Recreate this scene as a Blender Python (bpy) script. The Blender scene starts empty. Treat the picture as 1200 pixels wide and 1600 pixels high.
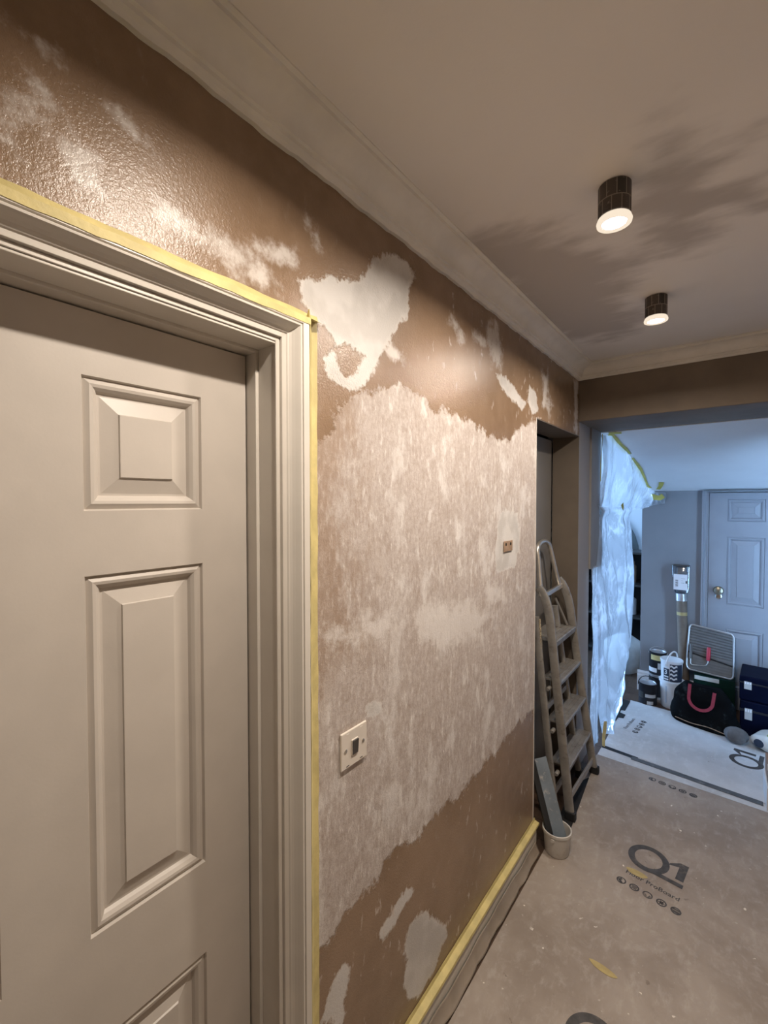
import bpy, bmesh, math, random
import numpy as np
from mathutils import Vector, Matrix

random.seed(7)
SC = bpy.context.scene
COL = SC.collection
PI = math.pi

# ------------------------------------------------------------------ camera
CAM = (0.71, 0.0, 1.62)
cd = bpy.data.cameras.new('camera')
cam = bpy.data.objects.new('camera', cd)
COL.objects.link(cam)
cam.location = CAM
cam.rotation_euler = (PI / 2 - math.atan(17 / 685.0), 0, math.radians(38.5))
cd.sensor_fit = 'AUTO'
cd.sensor_width = 36.0
cd.lens = 36.0 * 685.0 / 1600.0
cd.clip_start = 0.02
SC.camera = cam

# ------------------------------------------------------------------ world (daylight outside the side room's window)
WD = bpy.data.worlds.new('world')
SC.world = WD
WD.use_nodes = True
bg = WD.node_tree.nodes['Background']
bg.inputs['Color'].default_value = (0.37, 0.62, 1.0, 1)
bg.inputs['Strength'].default_value = 15.0

# ------------------------------------------------------------------ exposure
vs = SC.view_settings
vs.view_transform = 'Standard'
vs.look = 'None'
vs.gamma = 1.0
vs.exposure = 0.18
vs.use_curve_mapping = False
LAMP_W = 9.0

# ------------------------------------------------------------------ node helpers
class NT:
    def __init__(self, name):
        self.m = bpy.data.materials.new(name)
        self.m.use_nodes = True
        self.t = self.m.node_tree
        self.t.nodes.clear()
        self.out = self.t.nodes.new('ShaderNodeOutputMaterial')
    def n(self, typ, **kw):
        nd = self.t.nodes.new(typ)
        for k, v in kw.items():
            if k.startswith('i_'):
                key = k[2:]
                key = int(key) if key.isdigit() else key.replace('_', ' ')
                s = nd.inputs[key]
                if hasattr(v, 'is_output') or isinstance(v, bpy.types.NodeSocket):
                    self.t.links.new(v, s)
                else:
                    s.default_value = v
            else:
                setattr(nd, k, v)
        return nd
    def link(self, a, b):
        self.t.links.new(a, b)
    def coord(self, scale=(1, 1, 1)):
        tc = self.n('ShaderNodeTexCoord')
        mp = self.n('ShaderNodeMapping', i_Vector=tc.outputs['Object'], i_Scale=scale)
        return mp.outputs[0]
    def noise(self, vec, scale, detail=4, rough=0.55):
        nd = self.n('ShaderNodeTexNoise', i_Vector=vec, i_Scale=scale, i_Detail=detail, i_Roughness=rough)
        return nd.outputs['Fac']
    def math(self, op, a, b=0.0, clamp=False):
        nd = self.n('ShaderNodeMath', operation=op, i_0=a, i_1=b)
        nd.use_clamp = clamp
        return nd.outputs[0]
    def ramp(self, fac, lo, hi, a=0.0, b=1.0):
        nd = self.n('ShaderNodeMapRange', i_Value=fac, i_1=lo, i_2=hi, i_3=a, i_4=b)
        nd.interpolation_type = 'SMOOTHSTEP'
        return nd.outputs[0]
    def mix(self, fac, a, b):
        nd = self.n('ShaderNodeMix', data_type='RGBA')
        for s, v in ((nd.inputs['Factor'], fac), (nd.inputs[6], a), (nd.inputs[7], b)):
            if isinstance(v, bpy.types.NodeSocket):
                self.link(v, s)
            else:
                s.default_value = v if not isinstance(v, tuple) or len(v) == 4 else (*v, 1)
        return nd.outputs[2]
    def attr(self, name):
        return self.n('ShaderNodeAttribute', attribute_name=name).outputs['Fac']
    def bump(self, h, strength, dist=0.01):
        return self.n('ShaderNodeBump', i_Height=h, i_Strength=strength, i_Distance=dist).outputs[0]
    def bsdf(self, col, rough=0.5, metal=0.0, normal=None, **kw):
        nd = self.n('ShaderNodeBsdfPrincipled')
        for key, v in (('Base Color', col), ('Roughness', rough), ('Metallic', metal), ('Normal', normal), *[(k.replace('_', ' '), x) for k, x in kw.items()]):
            if v is None:
                continue
            s = nd.inputs[key]
            if isinstance(v, bpy.types.NodeSocket):
                self.link(v, s)
            else:
                s.default_value = (*v, 1) if isinstance(v, tuple) and len(v) == 3 else v
        self.link(nd.outputs[0], self.out.inputs[0])
        return nd

def simple(name, col, rough=0.5, metal=0.0, var=0.12, scale=9.0, bump=0.0, bscale=120.0, dirt=None, dscale=14.0, damt=(0.55, 0.75), **kw):
    t = NT(name)
    v = t.coord()
    nz = t.noise(v, scale)
    lo = tuple(c * (1 - var) for c in col)
    hi = tuple(min(1, c * (1 + var)) for c in col)
    c = t.mix(t.ramp(nz, 0.3, 0.7), lo, hi)
    if dirt:
        c = t.mix(t.ramp(t.noise(v, dscale, 6, 0.65), *damt), c, dirt)
    nm = None
    if bump:
        nm = t.bump(t.noise(v, bscale, 3), bump, 0.002)
    t.bsdf(c, rough, metal, nm, **kw)
    return t.m

# ------------------------------------------------------------------ plaster wall
def plaster_material():
    t = NT('patched_plaster')
    v = t.coord()
    vs_ = t.coord((1, 1, 0.38))
    fine = t.noise(v, 70, 5, 0.7)
    mid = t.noise(v, 16, 5, 0.6)
    big = t.noise(v, 3.0, 3, 0.5)
    streak = t.noise(vs_, 75, 6, 0.75)
    streak2 = t.noise(vs_, 22, 5, 0.65)
    grain = t.noise(v, 190, 3, 0.6)
    brown = t.mix(t.ramp(big, 0.3, 0.7), (0.205, 0.131, 0.079), (0.265, 0.176, 0.113))
    brown = t.mix(t.ramp(mid, 0.35, 0.7, 0, 0.25), brown, (0.33, 0.225, 0.15))
    brown = t.mix(t.ramp(streak2, 0.60, 0.78, 0, 0.4), brown, (0.36, 0.28, 0.225))
    # broad chalky skim
    e = t.math('ADD', t.attr('chalk'), t.math('MULTIPLY', t.math('SUBTRACT', mid, 0.5), 0.12))
    e = t.math('ADD', e, t.math('MULTIPLY', t.math('SUBTRACT', fine, 0.5), 0.05))
    chalk = t.ramp(e, -0.006, 0.010)
    ck = t.mix(t.ramp(t.math('ADD', t.math('MULTIPLY', streak, 0.55), t.math('MULTIPLY', fine, 0.45)), 0.36, 0.64), (0.395, 0.325, 0.285), (0.545, 0.49, 0.455))
    cloud = t.noise(t.coord((1, 1, 0.5)), 7, 6, 0.7)
    ck = t.mix(t.ramp(cloud, 0.50, 0.62, 0, 0.75), ck, (0.67, 0.63, 0.60))
    ck = t.mix(t.ramp(streak2, 0.55, 0.66, 0, 0.75), ck, (0.71, 0.67, 0.635))
    ck = t.mix(t.ramp(mid, 0.50, 0.36, 0, 0.45), ck, (0.365, 0.295, 0.25))
    ck = t.mix(t.ramp(streak, 0.58, 0.68, 0, 0.85), ck, (0.72, 0.68, 0.64))
    ck = t.mix(t.ramp(streak, 0.40, 0.28, 0, 0.6), ck, (0.33, 0.26, 0.215))
    # thin, worn skim by the door frame
    worn = t.ramp(t.math('ADD', t.attr('worn'), t.math('MULTIPLY', t.math('SUBTRACT', cloud, 0.5), 0.9)), -0.10, 0.12)
    wk = t.mix(t.ramp(streak, 0.45, 0.70), (0.30, 0.212, 0.152), (0.45, 0.36, 0.30))
    ck = t.mix(t.math('MULTIPLY', worn, 0.85), ck, wk)
    c = t.mix(chalk, brown, ck)
    # soft cloudy smears
    s = t.math('ADD', t.attr('smear'), t.math('MULTIPLY', t.math('SUBTRACT', mid, 0.5), 0.15))
    s = t.math('ADD', s, t.math('MULTIPLY', t.math('SUBTRACT', streak, 0.5), 0.03))
    s = t.math('ADD', s, t.math('MULTIPLY', t.math('SUBTRACT', fine, 0.5), 0.06))
    sm = t.ramp(s, -0.02, 0.035, 0, 0.8)
    c = t.mix(sm, c, (0.66, 0.615, 0.58))
    # smooth filler patches
    f = t.math('ADD', t.attr('filler'), t.math('MULTIPLY', t.math('SUBTRACT', mid, 0.5), 0.05))
    f = t.math('ADD', f, t.math('MULTIPLY', t.math('SUBTRACT', fine, 0.5), 0.034))
    f = t.math('ADD', f, t.math('MULTIPLY', t.math('SUBTRACT', streak, 0.5), 0.02))
    fl = t.ramp(f, -0.003, 0.007, 0, 0.93)
    fc = t.mix(t.ramp(t.noise(v, 9, 3, 0.5), 0.42, 0.6), (0.50, 0.475, 0.45), (0.61, 0.585, 0.56))
    fc = t.mix(t.ramp(f, 0.016, 0.0, 0, 0.6), fc, (0.70, 0.665, 0.63))
    c = t.mix(fl, c, fc)
    # pale flecks scattered over bare plaster
    vf = t.coord((1, 1, 0.45))
    fk = t.ramp(t.noise(vf, 34, 4, 0.6), 0.60, 0.68)
    fk = t.math('MULTIPLY', fk, t.ramp(t.noise(v, 5, 2), 0.44, 0.6))
    fk = t.math('MULTIPLY', fk, t.ramp(t.attr('fleck'), -0.05, 0.1))
    c = t.mix(t.math('MULTIPLY', fk, 0.75), c, (0.56, 0.48, 0.42))
    # grey painted return beside the recess
    g = t.ramp(t.math('ADD', t.attr('grey'), t.math('MULTIPLY', t.math('SUBTRACT', mid, 0.5), 0.03)), -0.002, 0.004)
    c = t.mix(g, c, (0.30, 0.285, 0.28))
    # roughness: sealed brown plaster shines, chalk does not
    r = t.math('ADD', t.math('MULTIPLY', chalk, 0.43), 0.27)
    r = t.math('ADD', r, t.math('MULTIPLY', fl, 0.2), True)
    r = t.math('MAXIMUM', r, t.math('MULTIPLY', g, 0.7))
    h = t.math('ADD', t.math('MULTIPLY', streak, t.math('ADD', t.math('MULTIPLY', chalk, 0.8), 0.05)), t.math('MULTIPLY', fine, 0.35))
    h = t.math('MULTIPLY', h, t.math('SUBTRACT', 1.0, t.math('MULTIPLY', fl, 0.75)))
    h = t.math('ADD', h, t.math('MULTIPLY', fl, 0.4))
    h = t.math('ADD', h, t.math('MULTIPLY', grain, 0.38))
    h = t.math('ADD', h, t.math('MULTIPLY', t.noise(v, 420, 2, 0.6), 0.12))
    nm = t.bump(h, 0.6, 0.0035)
    t.bsdf(c, r, 0.0, nm)
    return t.m

def ceiling_material():
    t = NT('ceiling_paint')
    v = t.coord()
    n1 = t.noise(t.coord((1.0, 2.2, 1)), 6, 4, 0.5)
    e = t.math('ADD', t.attr('stain'), t.math('MULTIPLY', t.math('SUBTRACT', n1, 0.5), 0.34))
    st = t.ramp(e, -0.07, 0.09)
    c = t.mix(t.ramp(t.noise(v, 2, 2), 0.3, 0.7), (0.71, 0.675, 0.635), (0.76, 0.725, 0.685))
    c = t.mix(t.math('MULTIPLY', st, 0.8), c, (0.39, 0.355, 0.325))
    t.bsdf(c, 0.75, 0, t.bump(t.noise(v, 160, 3), 0.12, 0.002))
    return t.m

def board_material(name, base0, base1, dust, dim):
    t = NT(name)
    v = t.coord()
    w = t.n('ShaderNodeTexNoise', i_Vector=v, i_Scale=3.0, i_Detail=3.0).outputs['Color']
    wv = t.n('ShaderNodeMix', data_type='VECTOR')
    wv.inputs['Factor'].default_value = 0.18
    t.link(v, wv.inputs[4]); t.link(w, wv.inputs[5])
    vec = wv.outputs[1]
    n1 = t.noise(vec, 5, 6, 0.62)
    n2 = t.noise(vec, 22, 6, 0.7)
    c = t.mix(t.ramp(n1, 0.3, 0.7), base0, base1)
    c = t.mix(t.ramp(n2, 0.50, 0.76, 0, 0.45), c, dust)
    sc = t.noise(t.coord((2.2, 0.9, 1)), 13, 5, 0.7)
    c = t.mix(t.ramp(sc, 0.50, 0.74, 0, 0.45), c, dust)
    c = t.mix(t.ramp(t.noise(v, 2.2, 3), 0.5, 0.7, 0, 0.4), c, dim)
    dk = t.math('MULTIPLY', t.ramp(t.noise(v, 26, 3, 0.6), 0.67, 0.71), t.ramp(t.noise(v, 4, 2), 0.5, 0.65))
    c = t.mix(t.math('MULTIPLY', dk, 0.6), c, (0.10, 0.07, 0.05))
    wt = t.math('MULTIPLY', t.ramp(t.noise(v, 38, 2, 0.5), 0.71, 0.74), t.ramp(t.noise(v, 6, 2), 0.45, 0.6))
    c = t.mix(wt, c, (0.74, 0.68, 0.6))
    t.bsdf(c, 0.55, 0, t.bump(n2, 0.12, 0.003))
    return t.m

def plastic_material():
    t = NT('polythene_film')
    v = t.coord()
    r1 = t.math('ABSOLUTE', t.math('SUBTRACT', t.noise(t.coord((1, 1, 0.55)), 7, 3, 0.55), 0.5))
    r2 = t.math('ABSOLUTE', t.math('SUBTRACT', t.noise(t.coord((1, 1, 0.8)), 19, 3, 0.6), 0.5))
    cr1 = t.ramp(r1, 0.07, 0.0)
    cr2 = t.ramp(r2, 0.045, 0.0)
    crease = t.math('MULTIPLY', t.math('MAXIMUM', cr1, t.math('MULTIPLY', cr2, 0.6)), t.ramp(t.noise(v, 4, 2), 0.4, 0.6))
    nm = t.bump(t.math('ADD', t.math('MULTIPLY', r1, 2.0), r2), 0.30, 0.012)
    tr = t.n('ShaderNodeBsdfTransparent'); tr.inputs[0].default_value = (0.93, 0.95, 0.97, 1)
    tl = t.n('ShaderNodeBsdfTranslucent'); tl.inputs[0].default_value = (0.84, 0.88, 0.95, 1)
    df = t.n('ShaderNodeBsdfDiffuse'); df.inputs[0].default_value = (0.80, 0.83, 0.87, 1)
    gl = t.n('ShaderNodeBsdfGlossy'); gl.inputs['Roughness'].default_value = 0.16
    t.link(nm, gl.inputs['Normal']); t.link(nm, tl.inputs['Normal'])
    a = t.n('ShaderNodeMixShader'); a.inputs[0].default_value = 0.30
    t.link(tl.outputs[0], a.inputs[1]); t.link(df.outputs[0], a.inputs[2])
    b = t.n('ShaderNodeMixShader'); t.link(t.math('SUBTRACT', 0.46, t.math('MULTIPLY', crease, 0.40)), b.inputs[0])
    t.link(a.outputs[0], b.inputs[1]); t.link(tr.outputs[0], b.inputs[2])
    fr = t.n('ShaderNodeFresnel'); fr.inputs['IOR'].default_value = 1.5
    t.link(nm, fr.inputs['Normal'])
    c = t.n('ShaderNodeMixShader')
    t.link(fr.outputs[0], c.inputs[0]); t.link(b.outputs[0], c.inputs[1]); t.link(gl.outputs[0], c.inputs[2])
    t.link(c.outputs[0], t.out.inputs[0])
    return t.m

def clear_material(name, col, mixf):
    t = NT(name)
    tr = t.n('ShaderNodeBsdfTransparent'); tr.inputs[0].default_value = (*col, 1)
    gl = t.n('ShaderNodeBsdfGlossy'); gl.inputs['Roughness'].default_value = 0.08
    fr = t.n('ShaderNodeFresnel'); fr.inputs['IOR'].default_value = 1.45
    ad = t.math('ADD', fr.outputs[0], mixf, True)
    c = t.n('ShaderNodeMixShader')
    t.link(ad, c.inputs[0]); t.link(tr.outputs[0], c.inputs[1]); t.link(gl.outputs[0], c.inputs[2])
    t.link(c.outputs[0], t.out.inputs[0])
    return t.m

def emit_material(name, col, s):
    t = NT(name)
    e = t.n('ShaderNodeEmission'); e.inputs[0].default_value = (*col, 1); e.inputs[1].default_value = s
    t.link(e.outputs[0], t.out.inputs[0])
    return t.m

def wrap_material():
    t = NT('printed_dark_wrap')
    v = t.coord()
    sx = t.n('ShaderNodeSeparateXYZ', i_Vector=v)
    ang = t.math('ARCTAN2', sx.outputs[1], sx.outputs[0])
    cv = t.n('ShaderNodeCombineXYZ', i_X=t.math('MULTIPLY', ang, 1.0), i_Y=t.math('MULTIPLY', sx.outputs[2], 22.0))
    br = t.n('ShaderNodeTexBrick', i_Vector=cv.outputs[0], i_Scale=1.0)
    br.inputs['Brick Width'].default_value = 0.62
    br.inputs['Row Height'].default_value = 0.9
    br.inputs['Color1'].default_value = (0.03, 0.025, 0.022, 1)
    br.inputs['Color2'].default_value = (0.075, 0.06, 0.052, 1)
    br.inputs['Mortar'].default_value = (0.24, 0.2, 0.17, 1)
    br.inputs['Mortar Size'].default_value = 0.03
    k = t.ramp(t.noise(v, 90, 4, 0.7), 0.6, 0.68)
    c = t.mix(t.math('MULTIPLY', k, 0.6), br.outputs[0], (0.30, 0.26, 0.23))
    t.bsdf(c, 0.5)
    return t.m

def wood_floor_material():
    t = NT('dark_wood_floor')
    w = t.n('ShaderNodeTexBrick', i_Vector=t.coord((1, 1, 1)), i_Scale=1.0)
    w.inputs['Brick Width'].default_value = 1.2
    w.inputs['Row Height'].default_value = 0.13
    w.inputs['Mortar Size'].default_value = 0.003
    w.inputs['Color1'].default_value = (0.075, 0.045, 0.028, 1)
    w.inputs['Color2'].default_value = (0.10, 0.06, 0.038, 1)
    w.inputs['Mortar'].default_value = (0.02, 0.012, 0.008, 1)
    c = t.mix(t.ramp(t.noise(t.coord((12, 1, 1)), 6, 4), 0.4, 0.7, 0, 0.5), w.outputs[0], (0.05, 0.03, 0.02))
    t.bsdf(c, 0.42)
    return t.m

M = {}
M['plaster'] = plaster_material()
M['ceiling'] = ceiling_material()
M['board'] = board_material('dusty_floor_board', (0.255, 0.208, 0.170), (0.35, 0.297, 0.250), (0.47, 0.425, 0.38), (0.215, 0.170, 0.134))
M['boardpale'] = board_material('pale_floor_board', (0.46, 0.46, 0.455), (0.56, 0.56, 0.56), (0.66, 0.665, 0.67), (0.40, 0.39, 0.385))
M['film'] = plastic_material()
M['wrap'] = wrap_material()
M['woodfloor'] = wood_floor_material()
M['cornice'] = simple('cornice_paint', (0.74, 0.71, 0.655), 0.55, var=0.06, bump=0.15, bscale=60)
M['trim'] = simple('door_trim_paint', (0.62, 0.575, 0.51), 0.33, var=0.03, bump=0.05)
M['door'] = simple('door_paint', (0.55, 0.50, 0.445), 0.42, var=0.03, bump=0.05, bscale=200)
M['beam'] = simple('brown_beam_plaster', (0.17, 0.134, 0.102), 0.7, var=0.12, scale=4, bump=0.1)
M['greywall'] = simple('grey_wall_paint', (0.235, 0.245, 0.265), 0.65, var=0.05, scale=3)
M['jamb'] = simple('dull_grey_jamb', (0.25, 0.24, 0.235), 0.65, var=0.08, scale=5)
M['whiteceil'] = simple('white_sloped_ceiling', (0.74, 0.76, 0.77), 0.7, var=0.04, scale=2)
M['whitewall'] = simple('side_room_white', (0.72, 0.74, 0.76), 0.7, var=0.03, scale=2)
M['plainwall'] = simple('plain_wall_paint', (0.40, 0.34, 0.28), 0.7, var=0.06, scale=3)
M['door2'] = simple('far_door_paint', (0.30, 0.315, 0.345), 0.45, var=0.03)
M['recessdoor'] = simple('recess_door_paint', (0.19, 0.18, 0.17), 0.5, var=0.06, scale=4)
M['revealdark'] = simple('recess_reveal', (0.13, 0.104, 0.08), 0.7, var=0.1, scale=4)
M['tape'] = simple('yellow_masking_tape', (0.55, 0.455, 0.19), 0.6, var=0.14, scale=18, bump=0.4, bscale=90)
M['tapegreen'] = simple('yellow_green_tape', (0.50, 0.45, 0.10), 0.6, var=0.14, scale=18)
M['skirt'] = simple('baseboard_paint', (0.58, 0.54, 0.47), 0.4, var=0.05)
M['filmstrip'] = simple('dusty_paper_edge', (0.29, 0.24, 0.19), 0.32, var=0.12, scale=12)
M['plate'] = simple('switch_plate_cream', (0.66, 0.60, 0.53), 0.35, var=0.04)
M['chrome'] = simple('chrome', (0.7, 0.7, 0.68), 0.22, 1.0, var=0.05)
M['darkgrey'] = simple('dark_grey_plastic', (0.055, 0.052, 0.05), 0.4, var=0.1)
M['black'] = simple('black_rubber', (0.012, 0.012, 0.013), 0.6, var=0.2)
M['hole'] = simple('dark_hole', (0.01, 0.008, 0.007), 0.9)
M['cardbrown'] = simple('brown_plate', (0.30, 0.20, 0.13), 0.7, var=0.15, scale=30)
M['alu'] = simple('worn_aluminium', (0.34, 0.32, 0.295), 0.46, 0.55, var=0.15, scale=16, dirt=(0.20, 0.175, 0.15), dscale=22)
M['alubright'] = simple('bright_aluminium', (0.70, 0.66, 0.60), 0.28, 0.85, var=0.1)
M['label'] = simple('stained_label', (0.50, 0.42, 0.28), 0.6, var=0.15, scale=60, dirt=(0.12, 0.09, 0.06), dscale=90, damt=(0.5, 0.56))
M['tub'] = simple('white_tub', (0.55, 0.525, 0.49), 0.45, var=0.06, dirt=(0.45, 0.38, 0.30), dscale=20)
M['bluegrey'] = simple('blue_grey_plastic', (0.16, 0.19, 0.22), 0.4, var=0.12, dirt=(0.4, 0.38, 0.36), dscale=30)
M['rust'] = simple('red_brown_bristle', (0.16, 0.055, 0.035), 0.7, var=0.3, scale=60)
M['print'] = simple('charcoal_print', (0.062, 0.058, 0.056), 0.6, var=0.25, scale=40, dirt=(0.2, 0.16, 0.13), dscale=16)
M['greytape'] = simple('grey_tape', (0.085, 0.09, 0.095), 0.55, var=0.15, scale=20, dirt=(0.2, 0.2, 0.2), dscale=16)
M['scrap'] = simple('faded_yellow_scrap', (0.42, 0.33, 0.14), 0.6, var=0.1, scale=30)
M['canblack'] = simple('can_black', (0.022, 0.022, 0.026), 0.35, Specular_IOR_Level=0.12, var=0.2)
M['canwhite'] = simple('can_white', (0.68, 0.69, 0.70), 0.4, var=0.05)
M['canlabel'] = simple('can_label_grey', (0.42, 0.42, 0.42), 0.5, var=0.1)
M['navylabel'] = simple('navy_label', (0.02, 0.03, 0.055), 0.45, var=0.2)
M['tin'] = simple('tin_lid', (0.55, 0.55, 0.56), 0.32, 0.7, var=0.1)
M['bagcloth'] = simple('black_bag_cloth', (0.005, 0.0055, 0.006), 0.8, Specular_IOR_Level=0.03, var=0.3, scale=8, bump=0.5, bscale=60, dirt=(0.024, 0.031, 0.032), dscale=13, damt=(0.56, 0.72))
M['redstrap'] = simple('red_strap', (0.26, 0.02, 0.04), 0.6, var=0.15, scale=40)
M['greencard'] = simple('green_carton', (0.004, 0.022, 0.016), 0.6, Specular_IOR_Level=0.12, var=0.15)
M['bluecrate'] = simple('navy_crate', (0.002, 0.0035, 0.014), 0.5, Specular_IOR_Level=0.05, var=0.2, scale=6)
M['sack'] = simple('white_sack', (0.60, 0.61, 0.58), 0.6, var=0.1, scale=12)
M['limegreen'] = simple('lime_panel', (0.22, 0.32, 0.04), 0.6, var=0.12, scale=14)
M['greycloth'] = simple('grey_cloth', (0.11, 0.105, 0.105), 0.9, var=0.2, scale=20, bump=0.4, bscale=80)
M['cardtube'] = simple('cardboard_tube', (0.165, 0.13, 0.10), 0.75, var=0.1, scale=18)
M['paper'] = simple('white_paper_label', (0.75, 0.76, 0.78), 0.6, var=0.03)
M['trayplastic'] = simple('grey_tray', (0.10, 0.099, 0.097), 0.45, var=0.12, scale=20)
M['packgrey'] = simple('packed_grey_roll', (0.30, 0.31, 0.32), 0.6, var=0.2, scale=30)
M['wire'] = simple('steel_wire', (0.55, 0.53, 0.50), 0.35, 0.8, var=0.1)
M['redgrip'] = simple('red_grip', (0.48, 0.02, 0.045), 0.4, var=0.1)
M['clear'] = clear_material('clear_plastic', (0.80, 0.83, 0.85), 0.05)
M['glass'] = clear_material('window_glass', (0.97, 0.98, 0.99), 0.0)
M['lens'] = emit_material('lamp_lens', (1.0, 0.86, 0.68), 40.0)
M['glowrim'] = simple('white_lamp_rim', (0.80, 0.76, 0.70), 0.4, var=0.02)
M['emitrim'] = emit_material('emissive_lamp_rim', (1.0, 0.84, 0.66), 0.85)  # lamp rim made emissive, standing in for lens light spilling onto it
M['brownbox'] = simple('brown_carton', (0.28, 0.17, 0.11), 0.7, var=0.1)
M['knob'] = simple('aged_brass_knob', (0.30, 0.27, 0.20), 0.28, 0.9, var=0.15)
M['shelfdark'] = simple('dark_shelf', (0.03, 0.027, 0.025), 0.5, var=0.2)
M['archgrey'] = simple('dark_arch', (0.10, 0.115, 0.115), 0.7, var=0.1)

# ------------------------------------------------------------------ mesh helpers
class MB:
    def __init__(self):
        self.v = []; self.f = []
    def add(self, vs, fs):
        o = len(self.v)
        self.v += [tuple(p) for p in vs]
        self.f += [tuple(i + o for i in f) for f in fs]
        return self
    def box(self, x0, x1, y0, y1, z0, z1):
        v = [(x, y, z) for z in (z0, z1) for y in (y0, y1) for x in (x0, x1)]
        return self.add(v, [(0, 2, 3, 1), (4, 5, 7, 6), (0, 1, 5, 4), (2, 6, 7, 3), (0, 4, 6, 2), (1, 3, 7, 5)])
    def tube(self, pts, r, seg=10, closed=False, caps=True):
        pts = [Vector(p) for p in pts]
        n = len(pts)
        rr = r if isinstance(r, (list, tuple)) else [r] * n
        rings = []
        prev = None
        for i, p in enumerate(pts):
            if closed:
                d = (pts[(i + 1) % n] - pts[i - 1]).normalized()
            else:
                d = (pts[min(i + 1, n - 1)] - pts[max(i - 1, 0)]).normalized()
            if prev is None:
                a = Vector((0, 0, 1)) if abs(d.z) < 0.9 else Vector((1, 0, 0))
                u = d.cross(a).normalized()
            else:
                u = (prev - d * prev.dot(d)).normalized()
            prev = u
            w = d.cross(u)
            rings.append([p + (u * math.cos(2 * PI * k / seg) + w * math.sin(2 * PI * k / seg)) * rr[i] for k in range(seg)])
        vs = [q for ring in rings for q in ring]
        fs = []
        m = n if closed else n - 1
        for i in range(m):
            for k in range(seg):
                a = i * seg + k; b = i * seg + (k + 1) % seg
                c = ((i + 1) % n) * seg + (k + 1) % seg; d = ((i + 1) % n) * seg + k
                fs.append((a, b, c, d))
        if caps and not closed:
            fs.append(tuple(range(seg - 1, -1, -1)))
            fs.append(tuple((n - 1) * seg + k for k in range(seg)))
        return self.add(vs, fs)
    def lathe(self, prof, c=(0, 0, 0), seg=28, axis='z', close=True):
        vs = []
        for r, h in prof:
            for k in range(seg):
                a = 2 * PI * k / seg
                p = (r * math.cos(a), r * math.sin(a), h)
                if axis == 'x':
                    p = (p[2], p[0], p[1])
                elif axis == 'y':
                    p = (p[0], p[2], p[1])
                vs.append((p[0] + c[0], p[1] + c[1], p[2] + c[2]))
        fs = []
        for i in range(len(prof) - 1):
            for k in range(seg):
                fs.append((i * seg + k, i * seg + (k + 1) % seg, (i + 1) * seg + (k + 1) % seg, (i + 1) * seg + k))
        if close:
            fs.append(tuple(range(seg - 1, -1, -1)))
            fs.append(tuple((len(prof) - 1) * seg + k for k in range(seg)))
        return self.add(vs, fs)
    def prism(self, poly, fn, a, b):
        """poly: 2-D outline, fn(u, v, w) -> point, swept from w=a to w=b"""
        n = len(poly)
        vs = [fn(u, v, a) for u, v in poly] + [fn(u, v, b) for u, v in poly]
        fs = [(i, (i + 1) % n, n + (i + 1) % n, n + i) for i in range(n)]
        fs += [tuple(range(n - 1, -1, -1)), tuple(range(n, 2 * n))]
        return self.add(vs, fs)
    def beam(self, p, q, w, t, up=(1, 0, 0)):
        """rectangular bar from p to q, t thick along `up`, w wide across"""
        p = Vector(p); q = Vector(q); d = (q - p).normalized(); u = Vector(up)
        u = (u - d * u.dot(d)).normalized(); s = d.cross(u)
        vs = []
        for c in (p, q):
            for a, b in ((-1, -1), (1, -1), (1, 1), (-1, 1)):
                vs.append(c + s * (a * w / 2) + u * (b * t / 2))
        return self.add(vs, [(0, 3, 2, 1), (4, 5, 6, 7), (0, 1, 5, 4), (1, 2, 6, 5), (2, 3, 7, 6), (3, 0, 4, 7)])
    def grid(self, fn, nu, nv):
        vs = [fn(i / (nu - 1), j / (nv - 1)) for j in range(nv) for i in range(nu)]
        fs = [(j * nu + i, j * nu + i + 1, (j + 1) * nu + i + 1, (j + 1) * nu + i) for j in range(nv - 1) for i in range(nu - 1)]
        return self.add(vs, fs)
    def xf(self, mtx):
        self.v = [tuple(mtx @ Vector(p)) for p in self.v]
        return self
    def build(self, name, mat, parent=None, smooth=False, bevel=0.0, origin=None, seg=2):
        me = bpy.data.meshes.new(name)
        v = self.v
        if origin is None and parent is not None and parent.get('_w'):
            origin = tuple(parent['_w'])
        if origin is not None:
            v = [(p[0] - origin[0], p[1] - origin[1], p[2] - origin[2]) for p in v]
        me.from_pydata(v, [], self.f)
        bm = bmesh.new(); bm.from_mesh(me)
        bmesh.ops.recalc_face_normals(bm, faces=bm.faces)
        bm.to_mesh(me); bm.free()
        me.update()
        o = bpy.data.objects.new(name, me)
        COL.objects.link(o)
        if parent is not None:
            o.parent = parent
            if not parent.get('_w') and origin is not None and parent.type == 'MESH':
                pass
        elif origin is not None:
            o.location = origin
        if mat is not None:
            me.materials.append(mat)
        if smooth:
            for p in me.polygons:
                p.use_smooth = True
            try:
                me.set_sharp_from_angle(angle=math.radians(38))
            except Exception:
                pass
        if bevel:
            b = o.modifiers.new('bevel', 'BEVEL'); b.width = bevel; b.segments = seg; b.limit_method = 'ANGLE'
        if parent is not None and parent.get('_w'):
            o['_w'] = list(parent['_w'])
        return o

def root(name, label, cat, loc=(0, 0, 0), rz=0.0, group=None, world=False):
    """Empty at the thing's base; world=True: its parts are given in world coordinates"""
    o = bpy.data.objects.new(name, None)
    o.empty_display_size = 0.05
    COL.objects.link(o)
    o.location = loc
    o.rotation_euler = (0, 0, rz)
    if label:
        tag(o, label, cat, group)
    if world:
        o['_w'] = list(loc)
    return o

def tag(o, label, cat, group=None):
    o['label'] = label; o['category'] = cat
    if group:
        o['group'] = group
    return o

def struct(o):
    o['kind'] = 'structure'
    return o

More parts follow.
